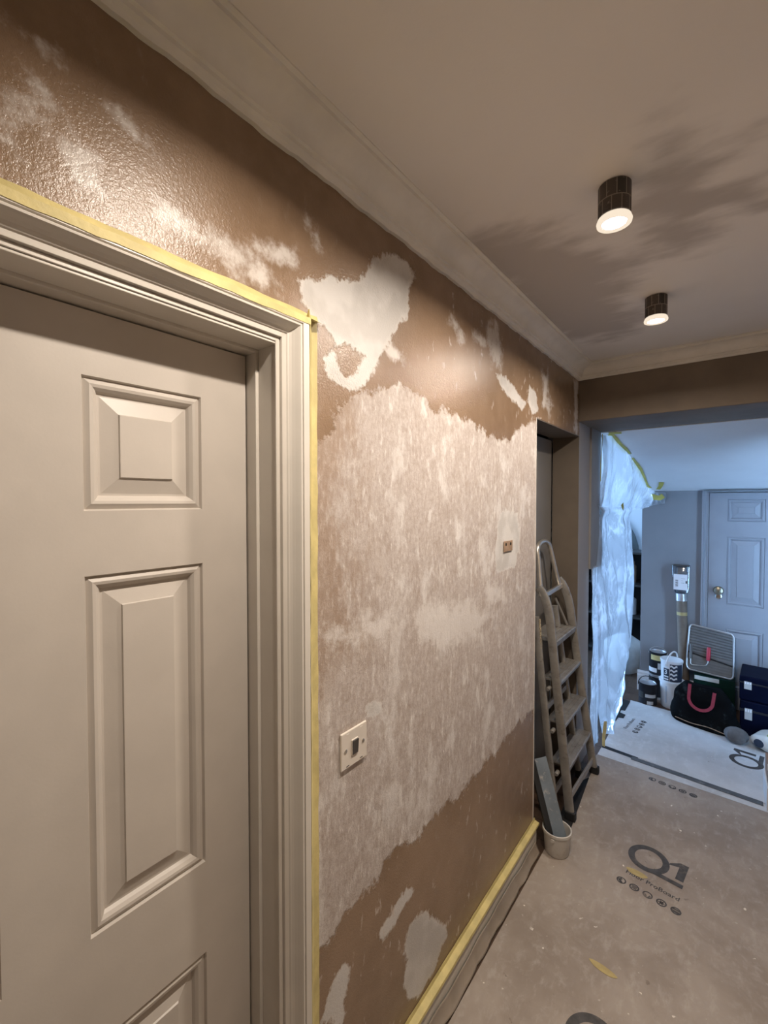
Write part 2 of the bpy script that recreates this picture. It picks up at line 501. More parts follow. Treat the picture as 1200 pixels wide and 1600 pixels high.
def sdf(P, poly):
    """signed distance, positive inside"""
    P = np.asarray(P); q = np.asarray(poly, float)
    n = len(q); d = np.full(len(P), 1e9); ins = np.zeros(len(P), bool)
    for i in range(n):
        a = q[i]; b = q[(i + 1) % n]; e = b - a; w = P - a
        tt = np.clip((w @ e) / max(e @ e, 1e-12), 0, 1)
        d = np.minimum(d, np.hypot(*(w - tt[:, None] * e).T))
        c = ((a[1] > P[:, 1]) != (b[1] > P[:, 1]))
        with np.errstate(divide='ignore', invalid='ignore'):
            xi = (b[0] - a[0]) * (P[:, 1] - a[1]) / (b[1] - a[1]) + a[0]
        ins ^= c & (P[:, 0] < xi)
    return np.where(ins, d, -d)

def set_attr(me, name, arr):
    a = me.attributes.new(name, 'FLOAT', 'POINT')
    a.data.foreach_set('value', np.asarray(arr, np.float32))

def text_mesh(s, size):
    cu = bpy.data.curves.new('txt', 'FONT')
    cu.body = s; cu.size = size; cu.resolution_u = 2; cu.offset = 0.014 * size
    cu.align_x = 'LEFT'
    ob = bpy.data.objects.new('txt', cu)
    COL.objects.link(ob)
    dg = bpy.context.evaluated_depsgraph_get()
    me = bpy.data.meshes.new_from_object(ob.evaluated_get(dg))
    vs = [tuple(v.co) for v in me.vertices]
    fs = [tuple(p.vertices) for p in me.polygons]
    bpy.data.objects.remove(ob); bpy.data.curves.remove(cu); bpy.data.meshes.remove(me)
    return vs, fs

# ================================================================== THE SETTING
CEIL = 2.39
Y_END, Y_IN, Y_FAR = 2.71, 3.22, 4.30
DOOR_Y0, DOOR_Y1, DOOR_H = -0.205, 0.556, 1.935
REC_Y0, REC_Y1, REC_H = 2.012, 2.735, 2.003

POLY = {
    'chalk': [(0.612, 1.704), (0.677, 1.751), (0.727, 1.83), (0.794, 1.887), (0.893, 1.923), (1.007, 1.929), (1.142, 1.897), (1.302, 1.902), (1.393, 1.894), (1.495, 1.861), (1.668, 1.856), (1.8, 1.919), (1.964, 1.988), (2.073, 2.004), (2.064, 0.642), (1.755, 0.662), (1.627, 0.638), (1.511, 0.641), (1.432, 0.631), (1.313, 0.624), (1.149, 0.65), (1.06, 0.624), (0.949, 0.673), (0.893, 0.657), (0.866, 0.632), (0.815, 0.634), (0.756, 0.668), (0.734, 0.622), (0.702, 0.593), (0.606, 0.636)],
    'filler': [(0.599, 2.087), (0.632, 2.093), (0.704, 2.122), (0.785, 2.142), (0.837, 2.197), (0.849, 2.229), (0.945, 2.278), (1.001, 2.27), (1.031, 2.259), (1.001, 2.187), (1.002, 2.126), (0.955, 2.095), (0.928, 2.049), (0.893, 2.003), (0.853, 1.957), (0.837, 1.913), (0.792, 1.882), (0.749, 1.881), (0.71, 1.891), (0.678, 1.907), (0.678, 1.938), (0.71, 1.973), (0.691, 1.999), (0.667, 2.005), (0.632, 2.024), (0.615, 2.035)],
    'holef': [(0.716, 1.975), (0.756, 1.986), (0.814, 1.972), (0.792, 1.928), (0.749, 1.904), (0.723, 1.931)],
    'oval': [(1.006, 0.402), (1.052, 0.4), (1.113, 0.363), (1.161, 0.302), (1.211, 0.243), (1.224, 0.199), (1.186, 0.189), (1.161, 0.15), (1.114, 0.145), (1.059, 0.138), (1.006, 0.18), (0.976, 0.267), (0.996, 0.303), (0.986, 0.353)],
    'strip': [(0.995, 0.522), (1.031, 0.485), (0.911, 0.448), (0.876, 0.453), (0.868, 0.487)],
    'll': [(0.745, 0.52), (0.759, 0.488), (0.745, 0.43), (0.737, 0.367), (0.665, 0.436), (0.684, 0.485), (0.704, 0.506)],
    'u1': [(1.483, 2.26), (1.569, 2.294), (1.646, 2.161), (1.627, 2.118), (1.518, 2.152)],
    'u2': [(1.572, 2.105), (1.666, 2.111), (1.885, 2.045), (1.839, 2.007), (1.628, 2.055)],
    'u3': [(1.919, 2.131), (2.009, 2.113), (2.037, 2.034), (1.959, 2.013), (1.896, 2.065)],
    'u4': [(2.087, 2.222), (2.174, 2.242), (2.163, 2.084), (2.092, 2.062)],
    'u5': [(2.141, 2.13), (2.206, 2.125), (2.248, 2.093), (2.195, 2.041), (2.143, 2.071)],
    'sock': [(1.636, 1.586), (1.802, 1.575), (1.827, 1.462), (1.785, 1.337), (1.583, 1.345), (1.573, 1.401), (1.589, 1.525)],
    'b1': [(0.841, 1.342), (0.92, 1.309), (0.893, 1.256), (0.747, 1.277), (0.665, 1.299), (0.661, 1.335), (0.758, 1.313)],
    'b2': [(1.009, 1.318), (1.183, 1.295), (1.4, 1.266), (1.559, 1.188), (1.402, 1.129), (1.184, 1.163), (1.041, 1.219)],
    'b3': [(0.811, 1.116), (0.866, 1.109), (0.887, 1.092), (0.887, 1.063), (0.816, 1.079)],
    'b4': [(1.475, 1.323), (1.647, 1.285), (1.679, 1.215), (1.531, 1.23)],
    'corner': [(2.60, 2.301), (2.70, 2.316), (2.70, 1.967), (2.63, 2.028)],
}
ELL = [(0.19, 2.211, 0.017, 0.007, -0.17), (0.184, 2.145, 0.016, 0.006, -0.61), (0.155, 2.12, 0.016, 0.006, 0.04), (0.16, 2.097, 0.009, 0.004, 0.04), (0.147, 2.064, 0.013, 0.006, -0.37), (0.267, 2.186, 0.008, 0.004, -0.56), (0.302, 2.168, 0.014, 0.006, -0.48), (0.21, 2.101, 0.009, 0.003, -0.15), (0.224, 2.076, 0.022, 0.010, -0.65), (0.649, 2.192, 0.026, 0.012, -1.09), (0.464, 2.058, 0.05, 0.022, -0.01), (0.561, 2.108, 0.036, 0.018, -0.02), (0.354, 2.072, 0.036, 0.016, -0.46), (0.498, 2.043, 0.05, 0.02, -0.1), (0.927, 2.013, 0.046, 0.018, -0.22), (0.806, 2.077, 0.019, 0.008, -0.92), (1.278, 2.178, 0.046, 0.019, -0.4), (1.434, 2.192, 0.046, 0.018, -0.21)]

def spaced(cuts, step):
    out = []
    for a, b in zip(cuts[:-1], cuts[1:]):
        n = max(1, int(round((b - a) / step)))
        out += [a + (b - a) * i / n for i in range(n)]
    return out + [cuts[-1]]

def plaster_wall():
    ys = [-2.2, -1.2] + spaced([DOOR_Y0, DOOR_Y1, REC_Y0, REC_Y1, 2.985, Y_IN], 0.0125)
    zs = spaced([0.0, 1.20, DOOR_H, REC_H, CEIL], 0.0125)
    Y, Z = np.meshgrid(ys, zs)
    P = np.stack([Y.ravel(), Z.ravel()], 1)
    nu, nv = len(ys), len(zs)
    fs = []
    for j in range(nv - 1):
        zc = (zs[j] + zs[j + 1]) / 2
        for i in range(nu - 1):
            yc = (ys[i] + ys[i + 1]) / 2
            if DOOR_Y0 < yc < DOOR_Y1 and zc < DOOR_H:
                continue
            if REC_Y0 < yc < REC_Y1 and zc < REC_H:
                continue
            if yc > 2.985 and zc < 1.20:
                continue
            a = j * nu + i
            fs.append((a, a + 1, a + nu + 1, a + nu))
    me = bpy.data.meshes.new('wall_left')
    me.from_pydata([(0.0, float(y), float(z)) for y, z in P], [], fs)
    g = {k: sdf(P, v) for k, v in POLY.items()}
    set_attr(me, 'chalk', g['chalk'])
    fil = np.maximum.reduce([np.minimum(g['filler'], -g['holef'] + 0.0)] + [g[k] for k in ('oval', 'strip', 'll', 'u2', 'u3', 'sock', 'b3')])
    set_attr(me, 'filler', fil)
    sm = np.maximum.reduce([g[k] for k in ('u1', 'u4', 'u5', 'b1', 'b2', 'b4', 'corner')])
    for y, z, a, b, th in ELL:
        dy = P[:, 0] - y; dz = P[:, 1] - z
        u = (dy * math.cos(th) + dz * math.sin(th)) / a; w = (-dy * math.sin(th) + dz * math.cos(th)) / b
        sm = np.maximum(sm, (1 - np.hypot(u, w)) * b * 1.6 + 0.006 * (np.hypot(u, w) < 1.6))
    set_attr(me, 'smear', sm)
    set_attr(me, 'worn', np.minimum(0.80 - P[:, 0], P[:, 1] - 1.25) + 0.0)
    set_attr(me, 'fleck', np.maximum(0.75 - P[:, 1], np.minimum(P[:, 1] - 1.8, P[:, 0] - 1.0)))
    set_attr(me, 'grey', np.minimum(P[:, 0] - (REC_Y1 - 0.004), 2.085 - P[:, 1]))
    o = bpy.data.objects.new('wall_left', me)
    COL.objects.link(o)
    me.materials.append(M['plaster'])
    bm = bmesh.new(); bm.from_mesh(me)
    loose = [v for v in bm.verts if not v.link_faces]
    bmesh.ops.delete(bm, geom=loose, context='VERTS')
    bmesh.ops.recalc_face_normals(bm, faces=bm.faces)
    bm.faces.ensure_lookup_table()
    if bm.faces[0].normal.x < 0:
        bmesh.ops.reverse_faces(bm, faces=bm.faces)
    bm.to_mesh(me); bm.free()
    s = o.modifiers.new('thickness', 'SOLIDIFY'); s.thickness = 0.15; s.offset = -1
    return struct(o)

plaster_wall()

# ceiling over the hall
def hall_ceiling():
    xs = spaced([-0.2, 1.25], 0.03); ys = spaced([-2.3, 2.75], 0.03)
    X, Yg = np.meshgrid(xs, ys); P = np.stack([X.ravel(), Yg.ravel()], 1)
    nu, nv = len(xs), len(ys)
    fs = [(j * nu + i, j * nu + i + 1, (j + 1) * nu + i + 1, (j + 1) * nu + i) for j in range(nv - 1) for i in range(nu - 1)]
    me = bpy.data.meshes.new('ceiling')
    me.from_pydata([(float(a), float(b), CEIL) for a, b in P], [], fs)
    s1 = sdf(P, [(0.539, 1.203), (0.585, 1.133), (0.66, 1.204), (0.668, 1.332), (0.765, 1.436), (0.77, 1.528), (0.678, 1.488), (0.648, 1.57), (0.598, 1.652), (0.522, 1.591), (0.514, 1.391)])
    s2 = sdf(P, [(0.03, 1.144), (0.254, 1.238), (0.34, 1.363), (0.368, 1.469), (0.47, 1.594), (0.417, 1.817), (0.342, 1.886), (0.389, 2.152), (0.343, 2.296), (0.186, 2.273), (0.03, 2.196), (0.03, 1.758)])
    set_attr(me, 'stain', np.maximum(s1 + 0.02, s2))
    me.materials.append(M['ceiling'])
    o = bpy.data.objects.new('ceiling', me); COL.objects.link(o)
    s = o.modifiers.new('thickness', 'SOLIDIFY'); s.thickness = 0.12; s.offset = 1
    bm = bmesh.new(); bm.from_mesh(me); bm.faces.ensure_lookup_table()
    if bm.faces[0].normal.z < 0:
        bmesh.ops.reverse_faces(bm, faces=bm.faces)
    bm.to_mesh(me); bm.free()
    return struct(o)
hall_ceiling()

struct(MB().box(-2.75, 1.85, -2.3, 5.9, -0.12, 0.0).build('floor', M['woodfloor']))
struct(MB().box(1.16, 1.30, -2.2, 3.22, 0, CEIL).build('wall_right', M['plainwall']))
struct(MB().box(-0.4, 1.30, -2.3, -2.2, 0, CEIL).build('wall_back', M['plainwall']))
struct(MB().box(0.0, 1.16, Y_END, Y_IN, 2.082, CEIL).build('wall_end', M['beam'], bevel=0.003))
# recess: back wall, lintel side, inner reveal skin
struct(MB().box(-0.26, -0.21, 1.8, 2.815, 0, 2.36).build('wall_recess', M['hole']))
struct(MB().box(-0.15, -0.001, REC_Y1 + 0.001, REC_Y1 - 0.006, 0, REC_H - 0.001).build('trim_4', M['revealdark']))
struct(MB().box(-0.15, -0.001, REC_Y0, REC_Y1 - 0.006, REC_H - 0.005, REC_H - 0.0005).build('trim_5', M['revealdark']))
dr3 = struct(MB().box(-0.195, -0.152, 1.95, 2.712, 0.005, 1.985).build('door_3', M['recessdoor'], bevel=0.002))
# steel bead on the plaster edge
struct(MB().box(-0.004, 0.002, REC_Y0 - 0.003, REC_Y0 + 0.003, 0.125, REC_H).build('trim_3', simple('edge_bead', (0.66, 0.61, 0.56), 0.6)))
# jamb board closing the wall's inner end
struct(MB().box(-0.15, 0.012, 2.975, 3.218, 1.19, 2.081).build('trim_6', M['jamb'], bevel=0.002))

# cornices
def cornice_profile():
    p = [(0.0, 2.317), (0.010, 2.317), (0.013, 2.325), (0.020, 2.329), (0.021, 2.336), (0.027, 2.338)]
    for k in range(1, 9):
        a = k / 8 * PI / 2
        p.append((0.027 + 0.047 * (1 - math.cos(a)) , 2.338 + 0.040 * math.sin(a)))
    p += [(0.080, 2.379), (0.081, 2.3865), (0.092, 2.387), (0.092, CEIL), (0.0, CEIL)]
    return p
cp = cornice_profile()
n = len(cp)
mb = MB()
ysamp = [-2.2] + [-0.3 + i * 0.02 for i in range(int((Y_END + 0.3) / 0.02))]
rows = []
for y in ysamp:
    w = 0.0016 * math.sin(y * 21) + 0.0014 * math.sin(y * 53 + 1) + 0.001 * math.sin(y * 117)
    rows.append([(p, y, z + (w if i < 2 else 0)) for i, (p, z) in enumerate(cp)])
rows.append([(p, Y_END - p, z) for p, z in cp])
vs_ = [q for r in rows for q in r]
fs_ = [(j * n + i, j * n + (i + 1) % n, (j + 1) * n + (i + 1) % n, (j + 1) * n + i) for j in range(len(rows) - 1) for i in range(n)]
mb.add(vs_, fs_)
struct(mb.build('trim_1', M['cornice'], smooth=True))
mb = MB()
mb.add([(p, Y_END - p, z) for p, z in cp] + [(1.16, Y_END - p, z) for p, z in cp], [(i, (i + 1) % n, n + (i + 1) % n, n + i) for i in range(n)])
struct(mb.build('trim_2', M['cornice'], smooth=True))

# baseboard
prof = [(0, 0), (0.019, 0), (0.019, 0.085), (0.016, 0.092), (0.016, 0.099), (0.011, 0.108), (0.011, 0.111), (0, 0.111)]
struct(MB().prism(prof, lambda u, v, w: (u, w, v), 0.645, 2.008).build('baseboard_left', M['skirt']))

# ------------------------------------------------------------------ far hall (lean-to under the stairs)
def slope_z(y):
    return 2.078 - 0.346 * (y - 3.22)
mb = MB()
v = [(x, y, slope_z(y) + dz) for dz in (0, 0.12) for y in (3.22, 4.42) for x in (0.0, 1.75)]
mb.add(v, [(0, 2, 3, 1), (4, 5, 7, 6), (0, 1, 5, 4), (2, 6, 7, 3), (0, 4, 6, 2), (1, 3, 7, 5)])
struct(mb.build('ceiling_far', M['whiteceil']))
struct(MB().box(1.65, 1.78, 3.10, 4.42, 0, 2.1).build('wall_far_right', M['greywall']))
struct(MB().box(0.105, 0.545, Y_FAR, 5.7, 0, 1.72).build('wall_far', M['greywall'], bevel=0.002))
struct(MB().box(1.285, 1.66, Y_FAR, 4.44, 0, 1.72).build('wall_far_side', M['greywall']))
struct(MB().box(0.545, 1.285, Y_FAR + 0.0005, 4.44, 1.689, 1.72).build('wall_far_head', M['greywall']))
struct(MB().box(0.545, 1.285, Y_FAR + 0.12, 4.46, 0, 1.689).build('wall_far_back', M['hole']))
prof2 = [(0, 0), (0.018, 0), (0.018, 0.13), (0.014, 0.14), (0.014, 0.155), (0.008, 0.168), (0, 0.168)]
struct(MB().prism(prof2, lambda u, v, w: (w, Y_FAR - u, v), 0.088, 0.512).build('baseboard_far', M['canwhite']))

# ------------------------------------------------------------------ side room behind the polythene
struct(MB().box(-2.75, 0.11, 5.6, 5.75, 0, CEIL).build('wall_side_back', M['whitewall']))
struct(MB().box(-0.42, -0.30, -2.3, 2.82, -0.1, 2.5).build('wall_leak_block', M['hole']))  # unseen panel added behind the hall wall to stop daylight leaking in
struct(MB().box(-0.42, -0.15, -2.3, 2.82, 2.40, 2.5).build('ceiling_leak_block', M['hole']))  # unseen cap added over that panel to block the same light leak
struct(MB().box(-2.75, -0.152, 2.82, 2.97, 0, CEIL).build('wall_side_front', M['whitewall']))
struct(MB().box(-2.75, 0.105, 2.82, 5.75, CEIL, CEIL + 0.1).build('ceiling_side', M['whitewall']))
struct(MB().box(0.105, 0.2, 4.3, 5.7, 1.72, CEIL).build('wall_side_right', M['whitewall']))
mb = MB()
mb.box(-0.045, 0.0, 3.2, 4.3, 2.14, CEIL)
struct(mb.build('wall_side_head', M['whitewall']))
WY0, WY1, WZ0, WZ1 = 3.45, 5.35, 0.35, 2.2
struct(MB().box(-2.75, -2.6, 2.82, WY0, 0, CEIL).build('wall_window_near', M['whitewall']))
struct(MB().box(-2.75, -2.6, WY1, 5.75, 0, CEIL).build('wall_window_far', M['whitewall']))
struct(MB().box(-2.75, -2.6, WY0, WY1, 0, WZ0).build('wall_window_sill', M['whitewall']))
struct(MB().box(-2.75, -2.6, WY0, WY1, WZ1, CEIL).build('wall_window_head', M['whitewall']))
mb = MB()
mb.box(-2.70, -2.64, WY0, WY0 + 0.05, WZ0, WZ1).box(-2.70, -2.64, WY1 - 0.05, WY1, WZ0, WZ1)
mb.box(-2.70, -2.64, WY0 + 0.05, WY1 - 0.05, WZ0, WZ0 + 0.05).box(-2.70, -2.64, WY0 + 0.05, WY1 - 0.05, WZ1 - 0.05, WZ1)
mb.box(-2.70, -2.64, 4.375, 4.425, WZ0 + 0.05, WZ1 - 0.05)
w1 = struct(mb.build('window_1', M['canwhite']))
for a, b in ((WY0 + 0.05, 4.375), (4.425, WY1 - 0.05)):
    MB().box(-2.672, -2.668, a, b, WZ0 + 0.05, WZ1 - 0.05).build('pane', M['glass'], w1)
pl = bpy.data.lights.new('window_portal', 'AREA')
pl.shape = 'RECTANGLE'; pl.size = WZ1 - WZ0; pl.size_y = WY1 - WY0
pl.cycles.is_portal = True
po = bpy.data.objects.new('window_portal', pl); COL.objects.link(po)
po.location = (-2.78, (WY0 + WY1) / 2, (WZ0 + WZ1) / 2)
po.rotation_euler = (0, -PI / 2, 0)

# ================================================================== DOORS
PANEL_PROF = [(0.0, 0.0), (0.0025, -0.006), (0.006, -0.004), (0.011, -0.0015), (0.016, -0.0025), (0.021, -0.007), (0.0245, -0.0125), (0.028, -0.0125),
              (0.054, -0.0055), (0.0555, -0.0025), (0.058, -0.0025)]

def panel_door(parent, to_world, W, H, panels, mat, scale=1.0, thick=0.04, sharp=True):
    """leaf in local (u across, v up, w out); panels: u0,u1,v0,v1"""
    us = sorted({0, W, *[p[0] for p in panels], *[p[1] for p in panels]})
    vs = sorted({0, H, *[p[2] for p in panels], *[p[3] for p in panels]})
    mb = MB()
    idx = {}
    pts = []
    for j, v in enumerate(vs):
        for i, u in enumerate(us):
            idx[i, j] = len(pts); pts.append(to_world(u, v, 0))
    faces = []
    for j in range(len(vs) - 1):
        for i in range(len(us) - 1):
            uc, vc = (us[i] + us[i + 1]) / 2, (vs[j] + vs[j + 1]) / 2
            if any(p[0] < uc < p[1] and p[2] < vc < p[3] for p in panels):
                continue
            faces.append((idx[i, j], idx[i + 1, j], idx[i + 1, j + 1], idx[i, j + 1]))
    mb.add(pts, faces)
    b = [to_world(0, 0, 0), to_world(W, 0, 0), to_world(W, H, 0), to_world(0, H, 0), to_world(0, 0, -thick), to_world(W, 0, -thick), to_world(W, H, -thick), to_world(0, H, -thick)]
    mb.add(b, [(0, 1, 5, 4), (1, 2, 6, 5), (2, 3, 7, 6), (3, 0, 4, 7), (4, 5, 6, 7)])
    leaf = mb.build('door_leaf', mat, parent)
    for (u0, u1, v0, v1) in panels:
        mb = MB(); pr = [(a * scale, b_ * scale) for a, b_ in PANEL_PROF]
        vv = []
        for a, d in pr:
            vv += [to_world(u0 + a, v0 + a, d), to_world(u1 - a, v0 + a, d), to_world(u1 - a, v1 - a, d), to_world(u0 + a, v1 - a, d)]
        ff = []
        for k in range(len(pr) - 1):
            for c in range(4):
                ff.append((k * 4 + c, k * 4 + (c + 1) % 4, k * 4 + 4 + (c + 1) % 4, k * 4 + 4 + c))
        e = (len(pr) - 1) * 4
        ff.append((e, e + 1, e + 2, e + 3))
        mb.add(vv, ff)
        mb.build('door_panel', mat, parent)
    return leaf

def miter_frame(pts_fn, prof, path):
    """sweep prof (offset from opening edge, projection) around a three-sided opening. path: list of (corner a,b, direction outward)"""
    mb = MB(); n_ = len(prof); rows_ = []
    for (a, b, da, db) in path:
        rows_.append([pts_fn(a + da * o, b + db * o, h) for o, h in prof])
    vv = [q for r in rows_ for q in r]
    ff = [(j * n_ + i, j * n_ + (i + 1) % n_, (j + 1) * n_ + (i + 1) % n_, (j + 1) * n_ + i) for j in range(len(rows_) - 1) for i in range(n_)]
    mb.add(vv, ff)
    return mb

ARCH = [(0, 0), (0, 0.002), (0.001, 0.003), (0.0075, 0.003), (0.0085, 0.001), (0.0095, 0.001), (0.0100, 0.0085), (0.0105, 0.009), (0.0195, 0.010), (0.0215, 0.0125), (0.024, 0.0135), (0.028, 0.017),
        (0.032, 0.0225), (0.036, 0.0290), (0.0385, 0.0325), (0.0415, 0.0330), (0.0425, 0.0325), (0.0428, 0.026), (0.0455, 0.026), (0.0458, 0.0318), (0.0465, 0.0325), (0.0605, 0.0325), (0.0615, 0.0315), (0.0615, 0)]

d1 = root('door_1', None, None, (-0.09, 0.17, 0), world=True); struct(d1)
LY0, LY1, LZ = -0.170, 0.5405, 1.921      # leaf
panel_door(d1, lambda u, v, w: (-0.09 + w, LY1 - u, 0.008 + v), LY1 - LY0, LZ - 0.008,
           [(LY1 - b, LY1 - a, z0 - 0.008, z1 - 0.008) for a, b in ((0.2455, 0.4425), (-0.072, 0.1355)) for z0, z1 in ((1.6045, 1.8185), (0.9125, 1.5005), (0.22, 0.7305))], M['door'])
# lining with rebate and stop
mb = MB()
J = LY1 + 0.003
lin = [(-0.15, J), (-0.15, DOOR_Y1 + 0.006), (-0.002, DOOR_Y1 + 0.006), (-0.002, 0.5535), (-0.062, 0.5535), (-0.062, J)]
JZ = LZ + 0.003
HZ = 1.9345
mb.box(-0.149, -0.058, J, DOOR_Y1 - 0.0005, 0, JZ).box(-0.058, 0.0005, 0.5505, DOOR_Y1 - 0.0005, 0, HZ - 0.0045)
mb.box(-0.149, -0.058, DOOR_Y0 + 0.0005, LY0 - 0.003, 0, JZ).box(-0.058, 0.0005, DOOR_Y0 + 0.0005, -0.180, 0, HZ - 0.0045)
mb.box(-0.149, -0.058, DOOR_Y0 + 0.0005, DOOR_Y1 - 0.0005, JZ, DOOR_H - 0.0005).box(-0.058, 0.0005, DOOR_Y0 + 0.0005, DOOR_Y1 - 0.0005, HZ - 0.0045, DOOR_H - 0.0005)
o = mb.build('door_lining', M['trim'], d1, bevel=0.0012)
A0, A1, AZ = -0.177, 0.5475, 1.9345
mb = miter_frame(lambda y, z, h: (h, y, z), ARCH, [(A1, 0.0, 1, 0), (A1, AZ, 1, 0.9), (A0, AZ, -1, 0.9), (A0, 0.0, -1, 0)])
mb.build('architrave', M['trim'], d1)

# far door
d2 = root('door_2', None, None, (0.92, Y_FAR, 0), world=True); struct(d2)
panel_door(d2, lambda u, v, w: (0.566 + u, Y_FAR + 0.022 - w, 0.006 + v), 0.711, 1.678,
           [(a, b, z0 - .006, z1 - .006) for a, b in ((0.113, 0.338), (0.40, 0.625)) for z0, z1 in ((1.464, 1.635), (0.815, 1.343), (0.16, 0.626))], M['door2'], 1.15)
mb = miter_frame(lambda x, z, h: (x, Y_FAR - h * 1.3, z), [(o_ * 0.55, h_) for o_, h_ in ARCH], [(0.556, 0.0, -1, 0), (0.556, 1.690, -1, 0.4), (1.287, 1.690, 1, 0.4), (1.287, 0.0, 1, 0)])
mb.build('architrave', M['door2'], d2)
mb = MB()
mb.box(0.546, 0.5635, Y_FAR, Y_FAR + 0.1, 0, 1.688).box(1.28, 1.2845, Y_FAR, Y_FAR + 0.1, 0, 1.688)
mb.build('door_lining', M['door2'], d2)
MB().lathe([(0.0001, 0), (0.024, 0), (0.025, -0.004), (0.012, -0.008), (0.011, -0.02), (0.022, -0.027), (0.032, -0.037), (0.034, -0.048), (0.028, -0.060), (0.012, -0.066), (0.0001, -0.067)], (0.633, Y_FAR + 0.021, 0.925), 24, 'y').build('door_knob', M['knob'], d2, True)
mb = MB().lathe([(0.0001, 0), (0.021, 0), (0.022, -0.003), (0.018, -0.005), (0.007, -0.005), (0.007, -0.0045), (0.0001, -0.0045)], (0.633, Y_FAR + 0.021, 0.872), 20, 'y')
mb.build('keyhole_cover', M['chrome'], d2, True)

# ================================================================== CEILING LIGHTS
def ceiling_light(y, label, x=0.472):
    o = root('ceiling_light', label, 'ceiling light', (x, y, CEIL), 0, 'surface downlights in the row along the hall')
    MB().lathe([(0.030, -0.088), (0.034, -0.088), (0.034, 0.0), (0.0001, 0.0)], seg=32, close=False).build('housing', M['canwhite'], o, True)
    MB().lathe([(0.0345, -0.075), (0.0365, -0.0745), (0.0366, -0.002), (0.0345, -0.001)], seg=32, close=False).build('masking_wrap', M['wrap'], o, True)
    MB().lathe([(0.026, -0.084), (0.029, -0.092), (0.039, -0.091), (0.040, -0.086), (0.037, -0.078), (0.0345, -0.076)], seg=32, close=False).build('rim', M['emitrim'], o, True)
    MB().lathe([(0.0001, -0.0865), (0.014, -0.0875), (0.0285, -0.0885), (0.0285, -0.085)], seg=32, close=False).build('lens', M['lens'], o, True)
    l = bpy.data.lights.new('lamp', 'AREA'); l.shape = 'DISK'; l.size = 0.055; l.energy = LAMP_W; l.color = (1.0, 0.885, 0.765); l.spread = math.radians(165)
    lo = bpy.data.objects.new('lamp', l); COL.objects.link(lo); lo.parent = o; lo.location = (0, 0, -0.0935)
    return o
ceiling_light(1.205, 'larger looking nearer dark-wrapped cylinder downlight glowing on stained ceiling')
ceiling_light(1.950, 'smaller looking farther dark-wrapped cylinder downlight, glowing near the beam')
ceiling_light(0.465, 'cylinder downlight overhead beside the panelled door, above the picture edge')

# ================================================================== WALL FITTINGS
sw = root('light_switch', 'cream single rocker light switch on patchy chalk wall beside door frame', 'light switch', (0.0, 0.7705, 1.031))
mb = MB()
mb.prism([(-0.0455, -0.0445), (0.0455, -0.0445), (0.0455, 0.0445), (-0.0455, 0.0445)], lambda u, v, w: (w, u, v), 0.0005, 0.0065)
mb.build('switch_plate', M['plate'], sw, bevel=0.0025)
MB().box(0.006, 0.0088, -0.0115, 0.0115, -0.019, 0.019).build('rocker_surround', M['plate'], sw, bevel=0.001)
mb = MB().add([(0.0088, -0.0095, -0.017), (0.0088, 0.0095, -0.017), (0.0088, 0.0095, 0.017), (0.0088, -0.0095, 0.017), (0.0098, -0.0095, -0.017), (0.0098, 0.0095, -0.017), (0.0125, 0.0095, 0.017), (0.0125, -0.0095, 0.017)],
              [(0, 1, 2, 3), (4, 5, 6, 7), (0, 1, 5, 4), (1, 2, 6, 5), (2, 3, 7, 6), (3, 0, 4, 7)])
o = mb.build('rocker', M['darkgrey'], sw); o['label'] = 'dark grey rocker'
for s in (-1, 1):
    MB().lathe([(0.0001, 0.0064), (0.0048, 0.0064), (0.0050, 0.0075), (0.0036, 0.0082), (0.0001, 0.0084)], (0, s * 0.031, 0.0), 16, 'x').build('screw', M['chrome'], sw, True)
for u, v in ((-0.024, 0.038), (0.024, 0.038), (-0.024, -0.038), (0.024, -0.038)):
    MB().box(0.0064, 0.0069, u - 0.005, u + 0.005, v - 0.0008, v + 0.0008).build('notch', M['glowrim'] if v > 0 else M['darkgrey'], sw)

bb = root('blanked_back_box', 'small brown rectangular back box with two dark screw holes in filled wall', 'back box', (0.0, 1.693, 1.439))
MB().box(0.002, 0.0048, -0.042, 0.042, -0.021, 0.021).build('box_face', M['cardbrown'], bb, bevel=0.001)
for s in (-0.024, 0.022):
    MB().lathe([(0.0001, 0.0048), (0.0065, 0.0048), (0.0065, 0.0054), (0.0001, 0.0054)], (0, s, 0.008), 14, 'x').build('screw_hole', M['hole'], bb, True)

# ================================================================== MASKING TAPE
def tape_run(name, label, prof, fn, n_, mat=M['tape'], jit=0.0012, group=None):
    mb = MB(); m = len(prof); vv = []
    for k in range(n_ + 1):
        t_ = k / n_
        j1, j2 = random.uniform(-jit, jit), random.uniform(-jit, jit)
        for i, (a, b) in enumerate(prof):
            vv.append(fn(a + (j1 if i in (0, m - 1) else j2), b, t_))
    ff = [(k * m + i, k * m + (i + 1) % m, (k + 1) * m + (i + 1) % m, (k + 1) * m + i) for k in range(n_) for i in range(m)]
    ff += [tuple(range(m)), tuple(n_ * m + i for i in range(m))]
    mb.add(vv, ff)
    o = mb.build(name, mat)
    return tag(o, label, 'masking tape', group)
ty = A1 + 0.0618
tape_run('masking_tape_strip', 'vertical yellow masking tape strip down the right side of door frame', [(0.0485, 0.0012), (0.030, 0.004), (0.020, 0.012), (0.0, 0.0315), (0.0, 0.0285), (0.020, 0.0012)], lambda a, b, t: (b, ty + 0.0006 + a, 0.006 + 2.004 * t), 60)
